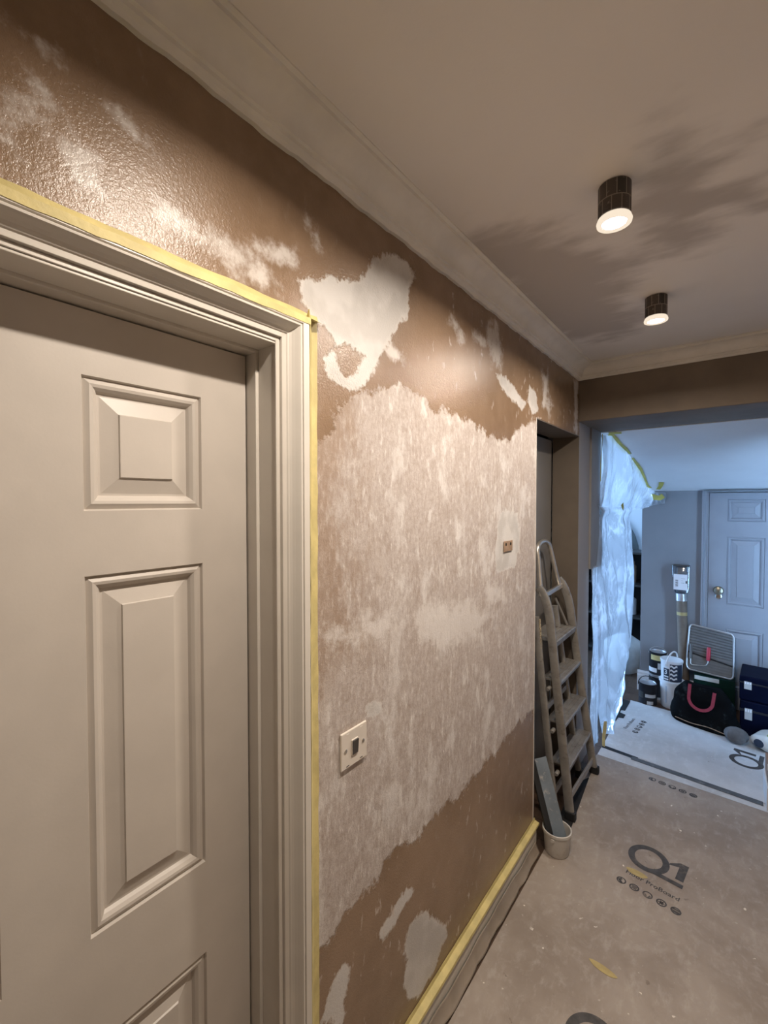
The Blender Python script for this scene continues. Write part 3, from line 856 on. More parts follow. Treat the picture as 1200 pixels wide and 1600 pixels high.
tape_run('masking_tape_strip', 'horizontal yellow masking tape strip along the top of door frame', [(0.0265, 0.0012), (0.016, 0.005), (0.007, 0.018), (0.0008, 0.0336), (-0.0122, 0.0337), (-0.0122, 0.0328), (0.0003, 0.0327), (0.012, 0.0012)], lambda a, b, t: (b, -0.29 + (ty + (0.049 if b < 0.02 else 0.003) + 0.29) * t, AZ + 0.0555 + a), 40)
tape_run('masking_tape_strip', 'yellow masking tape strip along the top of the hall skirting board', [(0.0205, 0.0012), (0.0205, 0.0022), (0.0095, 0.0045), (0.0045, 0.0235), (-0.004, 0.0245), (-0.004, 0.0225), (0.0015, 0.0195), (0.0015, 0.0012)], lambda a, b, t: (b, 0.665 + 1.365 * t, 0.110 + a), 60, jit=0.0009)
# wavy paper edge along the skirting foot
def paper_edge(u, v):
    y = 0.66 + 1.33 * u
    wav = 0.006 * math.sin(y * 9.0) + 0.004 * math.sin(y * 23 + 1) + 0.003 * math.sin(y * 41)
    x = 0.0225 + 0.017 * v ** 1.6 + abs(wav) * v * 0.6
    z = 0.050 * (1 - v) ** 1.2 + 0.0065 + wav * 0.7 * (1 - v)
    return (x, y, z)
mb = MB().grid(paper_edge, 120, 8)
o = mb.build('protective_paper_edge', M['filmstrip'], smooth=True)
s_ = o.modifiers.new('thickness', 'SOLIDIFY'); s_.thickness = 0.0012; s_.offset = 1
tag(o, 'wavy beige turned-up paper edge along the foot of the skirting board', 'paper strip')

# ================================================================== FLOOR BOARDS WITH PRINT
BT = 0.004
fb = root('floor_protection_board', 'brown dusty protection board covering the hall floor, printed with charcoal logos', 'floor board', (0.6, 0.5, 0), world=True)
MB().add([(x, y, z) for z in (0, BT) for x, y in ((0.03, -2.15), (1.155, -2.15), (1.155, 2.985), (0.055, 3.008))], [(0, 1, 2, 3), (4, 5, 6, 7), (0, 1, 5, 4), (1, 2, 6, 5), (2, 3, 7, 6), (3, 0, 4, 7)]).build('board_sheet', M['board'], fb)
fs3 = root('floor_protection_board', 'narrow pale board offcut between brown board and grey tape', 'floor board', (0.6, 3.06, 0), world=True)
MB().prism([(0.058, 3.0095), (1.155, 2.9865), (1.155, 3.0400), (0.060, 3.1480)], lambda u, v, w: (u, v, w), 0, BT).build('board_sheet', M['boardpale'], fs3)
ff_ = root('floor_protection_board', 'pale daylit protection board beyond the grey tape, printed with icons', 'floor board', (0.6, 3.5, 0), world=True)
fpoly = [(0.062, 3.150), (1.60, 3.005), (1.60, 4.00), (0.40, 3.98), (0.085, 4.005), (0.086, 3.80), (0.060, 3.78), (0.060, 3.56)]
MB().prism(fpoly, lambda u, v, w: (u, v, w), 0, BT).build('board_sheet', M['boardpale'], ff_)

PZ = BT + 0.0006
def flat(name, vv, faces, xf, parent, mat=None):
    mb = MB().add([(*xf(x, y), PZ) for x, y in vv], faces)
    return mb.build(name, mat or M['print'], parent)

def annulus(cx, cy, rx, ry, t, seg=40, a0=0.0, a1=2 * PI):
    vv = []; m = seg + 1
    for k in range(m):
        a = a0 + (a1 - a0) * k / seg
        vv += [(cx + rx * math.cos(a), cy + ry * math.sin(a)), (cx + (rx - t) * math.cos(a), cy + (ry - t) * math.sin(a))]
    return vv, [(2 * k, 2 * k + 2, 2 * k + 3, 2 * k + 1) for k in range(seg)]

TXT = text_mesh('Floor ProBoard', 0.0305)
tw = max(p[0] for p in TXT[0])

def icon(k, cx, cy, r):
    vv, ffx = annulus(cx, cy, r, r, r * 0.30, 24)
    def poly(ps):
        o_ = len(vv); vv.extend([(cx + a * r, cy + b * r) for a, b in ps]); ffx.append(tuple(range(o_, o_ + len(ps))))
    def disc(rr, seg=20):
        poly([(rr * math.cos(2 * PI * i / seg), rr * math.sin(2 * PI * i / seg)) for i in range(seg)])
    if k == 0:
        poly([(-.72, -.05), (-.1, -.75), (.5, -.6), (-.1, .05), (.2, .35), (-.2, .72)])
    elif k == 1:
        for q in (-.36, 0, .36):
            poly([(-.5, q - .12), (.5, q - .12), (.5, q + .12), (-.5, q + .12)])
    elif k == 2:
        poly([(-.72, .0), (-.4, -.6), (.0, -.72), (-.1, -.3), (-.35, .1)]); poly([(.72, .0), (.4, -.6), (.0, -.72), (.25, -.2), (.3, .1)])
    elif k == 3:
        for i in range(6):
            a = i * PI / 3
            poly([(.15 * math.cos(a + 1.2), .15 * math.sin(a + 1.2)), (.6 * math.cos(a + .22), .6 * math.sin(a + .22)), (.6 * math.cos(a - .22), .6 * math.sin(a - .22)), (.15 * math.cos(a - 1.2), .15 * math.sin(a - 1.2))])
    else:
        poly([(-.72, .12), (.72, .12), (.6, .55), (-.6, .55)]); poly([(-.72, -.02), (.72, -.02), (.55, -.6), (-.55, -.6)])
    return vv, ffx

def printed_logo(parent, xf, q=True, one=True, text=True, icons=range(5)):
    """print in the first logo's floor coordinates, moved by xf"""
    rot = math.radians(-7)
    ca, sa = math.cos(rot), math.sin(rot)
    def L(u, v):      # local frame with origin at the icons' left centre
        return xf(0.363 + u * ca - v * sa, 2.062 + u * sa + v * ca)
    if q:
        vv, fx = annulus(0.049, 0.208, 0.080, 0.084, 0.0265, 48)
        b = len(vv)
        vv += [(0.062, 0.132), (0.192, 0.132), (0.192, 0.155), (0.106, 0.155), (0.084, 0.168)]
        fx.append((b, b + 1, b + 2, b + 3, b + 4))
        mb = MB().add([(*L(x, y), PZ + (0.0003 if i_ >= b else 0)) for i_, (x, y) in enumerate(vv)], fx); mb.build('printed_letter', M['print'], parent)
    if one:
        vv = [(0.120, 0.238), (0.124, 0.252), (0.158, 0.283), (0.188, 0.283), (0.188, 0.172), (0.158, 0.172), (0.158, 0.252)]
        flat('printed_numeral', [(x, y) for x, y in vv], [(0, 1, 2, 6), (2, 3, 4, 5, 6)], L, parent)
    if text:
        s_ = 0.198 / tw
        flat('printed_text', [(p[0] * s_ - 0.002, p[1] * s_ + 0.056) for p in TXT[0]], TXT[1], L, parent)
    for k in icons:
        vv, fx = icon(k, 0.0 + 0.0494 * k, 0, 0.0185)
        flat('printed_icon', vv, fx, L, parent)
printed_logo(fb, lambda x, y: (x, y))
printed_logo(fb, lambda x, y: (x - 0.027, y - 0.885), True, False, False, [])
printed_logo(fb, lambda x, y: (x + 0.006, y + 0.872), False, False, False)
printed_logo(ff_, lambda x, y: (2.262 - y, 3.105 + x), False, False, True)
printed_logo(ff_, lambda x, y: (3.062 - y, 3.060 + x), True, True, True)
for (x, y, a, b, r) in ((0.383, 1.625, 0.045, 0.013, -0.1), (0.408, 2.143, 0.040, 0.017, -0.05)):
    pts = [(x + a * math.cos(t) * (1 + .1 * math.sin(3 * t)) * math.cos(r) - b * math.sin(t) * math.sin(r), y + a * math.cos(t) * math.sin(r) + b * math.sin(t) * math.cos(r)) for t in [2 * PI * k / 18 for k in range(18)]]
    o = MB().prism(pts, lambda u, v, w: (u, v, w), BT + 0.0007, BT + 0.0012).build('tape_scrap', M['scrap'], origin=(x, y, BT))
    tag(o, 'faded yellow tape scrap alone on the near floor board' if y < 2 else 'faded yellow tape scrap stuck over the printed floor lettering', 'tape scrap')
o = MB().prism([(0.060, 3.112), (0.265, 3.094), (0.268, 3.128), (0.062, 3.148)], lambda u, v, w: (u, v, w), BT + 0.0003, BT + 0.0010).build('floor_tape_strip', M['black'], origin=(0.15, 3.12, BT))
tag(o, 'short black tape strip on the floor joint beside the polythene', 'floor tape')
o = MB().prism([(0.235, 3.078), (0.862, 3.035), (0.862, 3.078), (0.237, 3.118)], lambda u, v, w: (u, v, w), BT + 0.0012, BT + 0.0022).build('floor_tape_strip', M['greytape'], origin=(0.5, 3.08, BT))
tag(o, 'long grey tape strip across the floor joint at the opening', 'floor tape')
o = MB().prism([(0.036, 2.20), (0.112, 2.205), (0.078, 2.72), (0.036, 2.63)], lambda u, v, w: (u, v, w), BT + 0.0003, BT + 0.0025).build('black_membrane', M['black'], origin=(0.07, 2.45, BT))
tag(o, 'flat black membrane strip on the floor under the step ladder', 'floor mat')
for (pts, lab) in (([(0.0, 3.50), (0.058, 3.49), (0.066, 3.62), (0.098, 3.63), (0.10, 3.70), (0.05, 3.72), (0.0, 3.68)], 'torn black tape piece on the floor under the hanging polythene'),
                   ([(0.01, 3.76), (0.085, 3.77), (0.088, 3.97), (0.03, 3.99)], 'black tape piece on wood floor by the far board edge')):
    o = MB().prism(pts, lambda u, v, w: (u, v, w), BT + 0.0005, BT + 0.002).build('tape_piece', M['black'], origin=(pts[0][0] + .03, pts[0][1] + .08, BT))
    tag(o, lab, 'floor tape')
# ================================================================== STEP LADDER
ld = root('step_ladder', 'worn aluminium step ladder leaning folded in the wall recess', 'ladder', (0.086, 2.54, BT), world=True)
def lx(z):
    return 0.090 - 0.112 * z
def left_y(z):
    return 2.300 + 0.005 * z
def right_y(z):
    return 2.787 - 0.125 * z
def stile_pts(fy, curve):
    pts = []
    for z in (0.03, 0.3, 0.6, 0.9, 1.0):
        pts.append((lx(z), fy(z), z))
    for z, dx in curve:
        pts.append((lx(z) + dx, fy(z), z))
    return pts
CURVE = [(1.06, -0.004), (1.11, -0.014), (1.145, -0.028), (1.165, -0.044)]
def flat_stile(fy, zs, off, w, t, name, mat, curve=None):
    pts = [(lx(z) + off, fy(z), z) for z in zs]
    if curve:
        pts += [(lx(z) + off + dx, fy(z), z) for z, dx in curve]
    mb = MB(); rows_ = []
    for i, p in enumerate(pts):
        a = Vector(pts[max(i - 1, 0)]); b = Vector(pts[min(i + 1, len(pts) - 1)]); d = (b - a).normalized()
        s = Vector((0, 1, 0)); s = (s - d * s.dot(d)).normalized(); u = d.cross(s)
        c = Vector(p)
        prof = []
        r = min(w, t) * 0.35
        for sx, sy in ((-1, -1), (1, -1), (1, 1), (-1, 1)):
            for k in range(3):
                aa = {(-1, -1): PI, (1, -1): 1.5 * PI, (1, 1): 0, (-1, 1): 0.5 * PI}[(sx, sy)] + k * PI / 4
                prof.append((sx * (t / 2 - r) + r * math.cos(aa), sy * (w / 2 - r) + r * math.sin(aa)))
        rows_.append([c + s * x_ + u * y_ for x_, y_ in prof])
    m = len(rows_[0]); vv = [q for r_ in rows_ for q in r_]
    ffx = [(k * m + i, k * m + (i + 1) % m, (k + 1) * m + (i + 1) % m, (k + 1) * m + i) for k in range(len(rows_) - 1) for i in range(m)]
    ffx += [tuple(range(m)), tuple((len(rows_) - 1) * m + i for i in range(m))]
    mb.add(vv, ffx)
    return mb.build(name, mat, ld, True)
zs_ = (0.03, 0.3, 0.6, 0.9, 1.0)
for fy in (left_y, right_y):
    flat_stile(fy, zs_, 0, 0.045, 0.022, 'front_stile', M['alu'], CURVE)
# guard rail: a tube hoop rising from both stiles
zl = [(1.15, -0.05), (1.25, -0.056), (1.33, -0.058)]
hp = []
yl0, yr0 = 2.305, 2.625
for k in range(4):
    z = 1.12 + k * 0.07; hp.append((lx(z) - 0.036, yl0 + 0.006 * k, z))
for k in range(7):
    a = PI - k * PI / 6
    hp.append((lx(1.37 + 0.03 * math.sin(a)) - 0.036, 2.430 + 0.105 * math.cos(a), 1.355 + 0.045 * math.sin(a)))
for k in range(4):
    z = 1.33 - k * 0.065; hp.append((lx(z) - 0.036, 2.540 + 0.025 * k, z))
MB().tube(hp, 0.0125, 10).build('guard_rail', M['alubright'], ld, True)
# treads
def tread(z, name='tread', d=0.075, th=0.022):
    y0, y1 = left_y(z) + 0.013, right_y(z) - 0.013
    x = lx(z)
    prof = [(x + 0.018, z - th), (x + 0.022, z - 0.004), (x + 0.018, z), (x - d, z + 0.002), (x - d, z - 0.006), (x + 0.010, z - 0.008), (x + 0.010, z - th)]
    t_ = MB().prism(prof, lambda u, v, w: (u, w, v), y0, y1).build(name, M['alu'], ld)
    for k in range(4):
        xx = x + 0.010 - 0.020 * k
        MB().box(xx - 0.003, xx + 0.003, y0 + 0.004, y1 - 0.004, z + 0.0002, z + 0.0035).build('grip_rib', M['alu'], t_, origin=tuple(ld['_w']))
for z in (0.265, 0.475, 0.690):
    tread(z)
tread(0.895, 'platform', 0.13, 0.03)
MB().beam((lx(0.095) + 0.004, left_y(0.1) + 0.012, 0.112), (lx(0.095) + 0.004, right_y(0.1) - 0.012, 0.088), 0.032, 0.012).build('foot_bar', M['alu'], ld, bevel=0.003)
MB().beam((lx(1.12) - 0.03, left_y(1.12) + 0.0, 1.118), (lx(1.12) - 0.03, right_y(1.12), 1.128), 0.026, 0.016).build('cross_bar', M['alubright'], ld, bevel=0.004)
# rear frame folded behind
def rl(z): return 2.250 + 0.012 * z
def rr(z): return 2.690 - 0.115 * z
for fy in (rl, rr):
    flat_stile(fy, (0.05, 0.4, 0.8, 1.02), -0.058, 0.035, 0.024, 'rear_stile', M['alu'])
    for z in (0.24, 0.45, 0.66):
        MB().lathe([(0.0001, -0.018), (0.008, -0.018), (0.010, -0.013), (0.010, 0.013), (0.008, 0.018), (0.0001, 0.018)], (lx(z) - 0.030, fy(z) + 0.01, z), 12, 'y').build('rivet', M['alu'], ld, True)
for z in (0.13, 0.55):
    MB().beam((lx(z) - 0.058, rl(z), z), (lx(z) - 0.058, rr(z), z), 0.028, 0.012).build('rear_brace', M['alu'], ld)
lb = MB().beam((lx(0.89) - 0.0395, rl(0.89), 0.86), (lx(1.0) - 0.0395, rl(1.0), 1.01), 0.021, 0.001).build('warning_label', M['label'], ld)
lb['label'] = 'stained yellowish warning label'
for a, b in (((lx(0.90) - 0.02, 2.645, 0.90), (lx(1.05) - 0.06, 2.60, 1.06)),):
    MB().beam(a, b, 0.016, 0.006).build('hinge_stay', M['alu'], ld)
for fy, off, w in ((left_y, 0.0, 0.052), (right_y, 0.0, 0.052), (rl, -0.058, 0.042), (rr, -0.058, 0.042)):
    z0 = BT + 0.0005
    MB().box(lx(0) + off - w / 2, lx(0) + off + w / 2, fy(0) - 0.017, fy(0) + 0.017, z0, z0 + (0.045 if off == 0 else 0.055)).build('rubber_foot', M['black'], ld, bevel=0.006)

# ================================================================== TUB WITH TOOLS BY THE RECESS
TX, TY = 0.098, 2.052
tb = root('plastic_tub', 'small white plastic tub on the floor at the recess corner', 'tub', (TX, TY, BT + 0.0005))
MB().lathe([(0.0001, 0.0), (0.049, 0.0), (0.052, 0.004), (0.060, 0.095), (0.064, 0.097), (0.064, 0.108), (0.061, 0.110), (0.058, 0.108), (0.056, 0.095), (0.049, 0.006), (0.0001, 0.005)], seg=36, close=False).build('tub_body', M['tub'], tb, True)
ear = MB().lathe([(0.0001, -0.003), (0.008, -0.003), (0.008, 0.004), (0.0001, 0.004)], (0.0, -0.064, 0.085), 12, 'y').build('handle_lug', M['tub'], tb, True)
sb = root('spreading_blade', 'long blue-grey plastic spreading blade leaning in the white tub', 'tool', (0.10, 2.06, 0.02), world=True)
BU = Vector((0.8, -0.6, 0.2)); P0 = Vector((0.114, 2.040, 0.05)); P1 = Vector((-0.012, 2.112, 0.37))
bd = (P1 - P0).normalized(); bu = (BU - bd * BU.dot(bd)).normalized(); bs = bd.cross(bu)
if bs.y > 0:
    bs = -bs
MB().beam(P0 - bs * 0.012, P1 - bs * 0.012, 0.064, 0.004, BU).build('blade', M['bluegrey'], sb, bevel=0.001)
q_ = bs * 0.034 - bu * 0.006
MB().beam(P0 + q_, P1 + q_, 0.030, 0.012, BU).build('backing_bar', M['black'], sb, bevel=0.003)
br = root('paint_brush', 'red-brown bristled brush standing in the tub behind the blade', 'brush', (0.06, 2.07, 0.02), world=True)
MB().beam((0.075, 2.075, 0.05), (0.050, 2.068, 0.115), 0.010, 0.010).build('brush_handle', M['black'], br, bevel=0.003)
MB().beam((0.050, 2.068, 0.115), (0.036, 2.070, 0.152), 0.026, 0.010).build('ferrule', M['tin'], br, bevel=0.002)
MB().beam((0.036, 2.070, 0.152), (0.012, 2.074, 0.218), 0.030, 0.010).build('bristles', M['rust'], br, bevel=0.004)

# ================================================================== POLYTHENE SHEET
def lerp(tab, x):
    for (a, fa), (b, fb_) in zip(tab[:-1], tab[1:]):
        if (a - x) * (b - x) <= 0 and a != b:
            return fa + (fb_ - fa) * (x - a) / (b - a)
    return tab[0][1] if abs(x - tab[0][0]) < abs(x - tab[-1][0]) else tab[-1][1]
def lerp3(pts, s):
    s *= len(pts) - 1; i = min(int(s), len(pts) - 2); t = s - i
    return tuple(a + (b - a) * t for a, b in zip(pts[i], pts[i + 1]))
from mathutils import noise as mnoise
ps = root('polythene_sheet', 'crumpled translucent polythene sheet taped across the side opening', 'plastic sheet', (0.05, 3.4, BT), world=True)
TOP = [(0.019, 3.160, 2.055), (0.066, 3.262, 2.058), (0.081, 3.385, 2.016), (0.121, 3.574, 1.950), (0.149, 3.861, 1.850), (0.150, 4.180, 1.740), (0.20, 4.288, 1.698), (0.272, 4.290, 1.690)]
BOT = [(0.017, 3.137, 1.565), (0.028, 3.30, 1.555), (0.036, 3.44, 1.558), (0.047, 3.60, 1.560), (0.068, 3.85, 1.550), (0.098, 4.240, 1.552), (0.180, 4.288, 1.585), (0.270, 4.290, 1.600)]
def fold(p, a, f):
    q = Vector((p[1] * f, p[2] * f * 0.35, 3.1))
    n1_ = mnoise.noise(q); n2_ = mnoise.noise(q * 2.7 + Vector((5, 3, 1)))
    cr = 1 - abs(mnoise.noise(Vector((p[1] * f * 0.9 + p[2] * 2.0, p[2] * 2.5, 7.7)))) * 2.2
    return a * (0.75 * n1_ + 0.22 * n2_ + 0.22 * max(0, cr) ** 2)
def upper(u, v):
    a = lerp3(TOP, u); b = lerp3(BOT, u)
    v_ = v + 0.05 * math.sin(u * 9) * v * (1 - v)
    p = [a[i] + (b[i] - a[i]) * v_ for i in range(3)]
    am = math.sin(PI * min(1, v * 1.05 + 0.02)) ** 0.7 if v < 0.95 else 0.35
    am *= 0.3 if u > 0.8 else 1.0
    p[0] += 0.034 * am * (0.5 + 0.5 * math.sin(u * 21 - 4 * v * u)) + max(-0.01, fold(p, 0.026, 6)) * am
    if u > 0.72:
        p[1] = min(p[1], 4.288 - 0.012 * math.sin(PI * v) * (1 + math.sin(u * 60)))
    p[0] = max(p[0], 0.016)
    return tuple(p)
MB().grid(upper, 110, 60).build('upper_sheet', M['film'], ps, True)
LT = [(1.57, 3.137), (1.42, 3.175), (1.17, 3.095), (0.95, 3.11), (0.715, 3.075), (0.50, 3.12), (0.26, 3.165), (0.006, 3.30)]
RT = [(1.57, 3.960), (1.50, 3.93), (1.377, 4.008), (1.1, 4.05), (0.847, 4.077), (0.60, 4.06), (0.438, 4.02), (0.275, 3.854), (0.195, 3.785), (0.05, 3.58), (0.006, 3.42)]
def lower(u, v):
    z = 1.575 - v * 1.569
    y0, y1 = lerp(LT, z), lerp(RT, z)
    y = y0 + (y1 - y0) * u
    x = 0.018 + 0.07 * max(0, y - 3.22)
    edge = min(1, min(u, 1 - u) * 7)
    p = (x, y, z)
    A = 0.012 + 0.040 * min(1, v * 2.5) * (1 - 0.3 * v)
    x += A * (0.55 + 0.45 * math.sin(u * 12 + 2.4 * v + 1.3 * math.sin(v * 7))) * edge ** 0.6
    x += fold((x, y, z), 0.055, 5) * edge + 0.016 * math.exp(-((z - 1.55) / 0.03) ** 2)
    return (max(x, 0.0165), y, z)
MB().grid(lower, 90, 150).build('lower_drape', M['film'], ps, True)
def side(u, v):
    z = 1.20 - v * 1.194
    y0 = 2.965 + 0.03 * v; y1 = 3.10 + 0.11 * v
    y = y0 + (y1 - y0) * u
    if 0.30 < v < 0.5 and u < 0.5:
        y += (0.5 - u) * 0.08 * math.sin((v - 0.3) / 0.2 * PI)
    x = 0.0145 + 0.008 * abs(math.sin(u * 9 + v * 4)) + abs(fold((0, y, z), 0.012, 12))
    return (x, y, z)
MB().grid(side, 24, 90).build('side_flap', M['film'], ps, True)

def tape_chain(label, pts, w, nrm, mat):
    mb = MB(); nrm = Vector(nrm); vv = []
    for i, p in enumerate(pts):
        a = Vector(pts[max(i - 1, 0)]); b = Vector(pts[min(i + 1, len(pts) - 1)]); d = (b - a).normalized()
        s = d.cross(nrm).normalized()
        ww = w * random.uniform(0.8, 1.15)
        for k, h in ((-1, 0), (1, 0), (1, 1), (-1, 1)):
            vv.append(Vector(p) + s * k * ww / 2 + nrm * h * 0.0012)
    m = 4
    ffx = [(k * m + i, k * m + (i + 1) % m, (k + 1) * m + (i + 1) % m, (k + 1) * m + i) for k in range(len(pts) - 1) for i in range(m)]
    ffx += [(0, 1, 2, 3), tuple((len(pts) - 1) * m + i for i in range(m))]
    c = pts[len(pts) // 2]
    o = mb.add(vv, ffx).build('masking_tape_strip', mat, origin=c)
    return tag(o, label, 'masking tape')
sl = Vector((0, -0.346, -1)).normalized()
def on_slope(x, y, d=0.002):
    return (x, y, slope_z(y) - d)
tape_chain('upper yellow tape strip holding the polythene to the sloped ceiling by the beam', [on_slope(0.062, 3.245), on_slope(0.072, 3.31), on_slope(0.084, 3.40), on_slope(0.104, 3.48), on_slope(0.120, 3.565)], 0.042, sl, M['tapegreen'])
tape_chain('lower yellow tape strip running down the sloped ceiling to the wall corner', [on_slope(0.122, 3.63), on_slope(0.142, 3.74), on_slope(0.146, 3.83), on_slope(0.150, 4.0), on_slope(0.152, 4.16), on_slope(0.165, 4.22)], 0.042, sl, M['tapegreen'])
tape_chain('short yellow tape strip across the beam edge above the polythene', [on_slope(0.055, 3.232), on_slope(0.10, 3.236), on_slope(0.13, 3.24)], 0.025, sl, M['tapegreen'])
tape_chain('yellow tape strip folded over the wall top left of the far door', [(0.16, 4.262, 1.672), (0.20, 4.262, 1.652), (0.235, 4.262, 1.645), (0.262, 4.262, 1.665)], 0.04, (0, -1, 0), M['tapegreen'])
tape_chain('short raised yellow tape tail sticking up on sloped ceiling near far door', [on_slope(0.225, 4.25, 0.004), on_slope(0.250, 4.18, 0.004), on_slope(0.265, 4.10, 0.004)], 0.035, sl, M['tapegreen'])
tape_chain('vertical yellow tape strip at the top of the jamb beside the polythene', [(0.0325, 3.155, 2.06), (0.030, 3.15, 1.96), (0.028, 3.145, 1.86), (0.0285, 3.14, 1.75)], 0.020, (1, 0, 0), M['tapegreen'])
tape_chain('small yellow tape tab where the polythene drape gathers', [(0.085, 3.545, 1.600), (0.088, 3.56, 1.575), (0.085, 3.60, 1.565)], 0.035, (1, -0.3, 0), M['tapegreen'])
tape_chain('vertical yellow tape strip at the foot of the polythene on the floor', [(0.066, 3.185, 0.150), (0.064, 3.175, 0.10), (0.063, 3.155, 0.05), (0.070, 3.12, 0.010)], 0.030, (0.85, -0.5, 0.05), M['tape'])

# ================================================================== PAINT CANS AND TUBS
def wrap_patch(parent, r, a0, a1, z0, z1, mat, name='label_panel', seg=14, f=None):
    """curved label on a cylinder; angle 0 faces the hall (-Y), positive to +X"""
    def fn(u, v):
        a = a0 + (a1 - a0) * u
        zz = z0 + (z1 - z0) * v if f is None else f(u, v)
        return (r * math.sin(a), -r * math.cos(a), zz)
    return MB().grid(fn, seg, 3).build(name, mat, parent, True)
def bail(r, z, lift, tilt, rad, seg=14, flatn=1.0):
    return [(r * math.cos(PI * k / seg), -tilt * math.sin(PI * k / seg), z + lift * math.sin(PI * k / seg)) for k in range(seg + 1)]

c1 = root('paint_can', 'small black paint can with tin lid and black handle, front left', 'paint can', (0.198, 4.052, 0.0005))
R = 0.064
MB().lathe([(0.0001, 0), (R, 0), (R + .001, 0.003), (R, 0.006), (R, 0.155), (R + .0015, 0.158), (R + .0015, 0.164), (R - .004, 0.165)], seg=36, close=False).build('can_body', M['canblack'], c1, True)
MB().lathe([(0.0001, 0.160), (R - .010, 0.160), (R - .008, 0.166), (R - .003, 0.166), (R - .003, 0.162)], seg=36, close=False).build('lid', M['tin'], c1, True)
wrap_patch(c1, R + .0008, -0.15, 1.1, 0.062, 0.088, M['canlabel'])
wrap_patch(c1, R + .0008, 0.05, 0.75, 0.008, 0.034, M['canlabel'])
wrap_patch(c1, R + .0008, -1.3, -0.35, 0.05, 0.10, M['shelfdark'])
MB().tube([(x, y - 0.0, z) for x, y, z in bail(R + .003, 0.135, 0.085, 0.02, 0)], 0.0035, 8).build('handle', M['black'], c1, True)

c0 = root('paint_can', 'grey tin under the yellow-banded can, hidden behind the front can', 'paint can', (0.246, 4.214, 0.0005))
R = 0.062
MB().lathe([(0.0001, 0), (R, 0), (R, 0.19), (R + .0015, 0.193), (R + .0015, 0.199), (0.0001, 0.2)], seg=32, close=False).build('can_body', M['tin'], c0, True)
wrap_patch(c0, R + .0008, -1.4, 1.4, 0.02, 0.18, M['canblack'])
c2 = root('paint_can', 'stacked black paint can with yellow band, at the wall behind', 'paint can', (0.246, 4.214, 0.2012))
MB().lathe([(0.0001, 0), (R, 0), (R, 0.170), (R + .0015, 0.173), (R + .0015, 0.180), (R - .004, 0.181)], seg=36, close=False).build('can_body', M['canblack'], c2, True)
MB().lathe([(0.0001, 0.174), (R - .010, 0.174), (R - .008, 0.182), (R - .003, 0.182)], seg=36, close=False).build('lid', M['tin'], c2, True)
wrap_patch(c2, R + .0008, -0.75, 0.9, 0.120, 0.162, M['tape'], 'yellow_band')
wrap_patch(c2, R + .0008, -1.2, 0.0, 0.02, 0.055, M['canwhite'])
wrap_patch(c2, R + .0008, 0.1, 1.2, 0.05, 0.10, M['canlabel'])
MB().tube(bail(R + .003, 0.158, 0.055, -0.02, 0), 0.002, 8).build('handle', M['wire'], c2, True)

c3 = root('plastic_tub', 'tall white plastic paint tub standing under the labelled tub', 'tub', (0.357, 4.098, 0.0005), 0.25)
R = 0.082
MB().lathe([(0.0001, 0), (R - .012, 0), (R - .009, 0.004), (R, 0.195), (R + .006, 0.196), (R + .007, 0.212), (0.0001, 0.213)], seg=40, close=False).build('tub_body', M['canwhite'], c3, True)
wrap_patch(c3, R + .0012, 0.45, 1.5, 0.03, 0.185, M['navylabel'])
wrap_patch(c3, R - .001, -0.72, -0.60, 0.045, 0.175, simple('pale_blue_print', (0.38, 0.44, 0.52), 0.5))
c4 = root('plastic_tub', 'white handled paint tub with black wavy label marked 3, on top', 'tub', (0.352, 4.098, 0.214), 0.18)
R = 0.073
MB().lathe([(0.0001, 0), (R - .004, 0), (R, 0.145), (R + .004, 0.146), (R + .005, 0.158), (R + .002, 0.161), (R - .006, 0.157), (0.0001, 0.157)], seg=40, close=False).build('tub_body', M['canwhite'], c4, True)
wrap_patch(c4, R + .0012, -0.25, 1.05, 0.004, 0.138, M['navylabel'])
for k in range(4):
    zc = 0.020 + 0.031 * k
    wrap_patch(c4, R + .0022, -0.22, 0.42, 0, 0, M['canwhite'], 'printed_wave', 18, lambda u, v, zc=zc: zc + 0.005 * math.sin(u * 9) + 0.0135 * v)
wrap_patch(c4, R + .0016, -0.85, -0.30, 0.004, 0.10, M['navylabel'])
vv, fx = text_mesh('3', 0.052)
MB().add([((R + .0026) * math.sin(-0.80 + x / R), -(R + .0026) * math.cos(-0.80 + x / R), 0.055 + y) for x, y, z in vv], fx).build('printed_numeral', M['canwhite'], c4)
wrap_patch(c4, R + .0022, -0.80, -0.36, 0.012, 0.022, M['canwhite'], 'printed_line')
wrap_patch(c4, R + .0022, -0.80, -0.36, 0.032, 0.042, M['canwhite'], 'printed_line')
hm = bail(R + .006, 0.128, 0.092, 0.012, 0)
mb = MB(); rows_ = []
hp_ = [Vector((p[0] * math.cos(1.0) - p[1] * math.sin(1.0), p[0] * math.sin(1.0) + p[1] * math.cos(1.0), p[2])) for p in hm]
mb.tube(hp_, 0.0058, 8).build('handle', M['canwhite'], c4, True)
for s in (0, -1):
    MB().lathe([(0.0001, -.004), (0.009, -.004), (0.009, .004), (0.0001, .004)], tuple(hp_[s]), 12, 'y').build('handle_lug', M['canwhite'], c4, True)

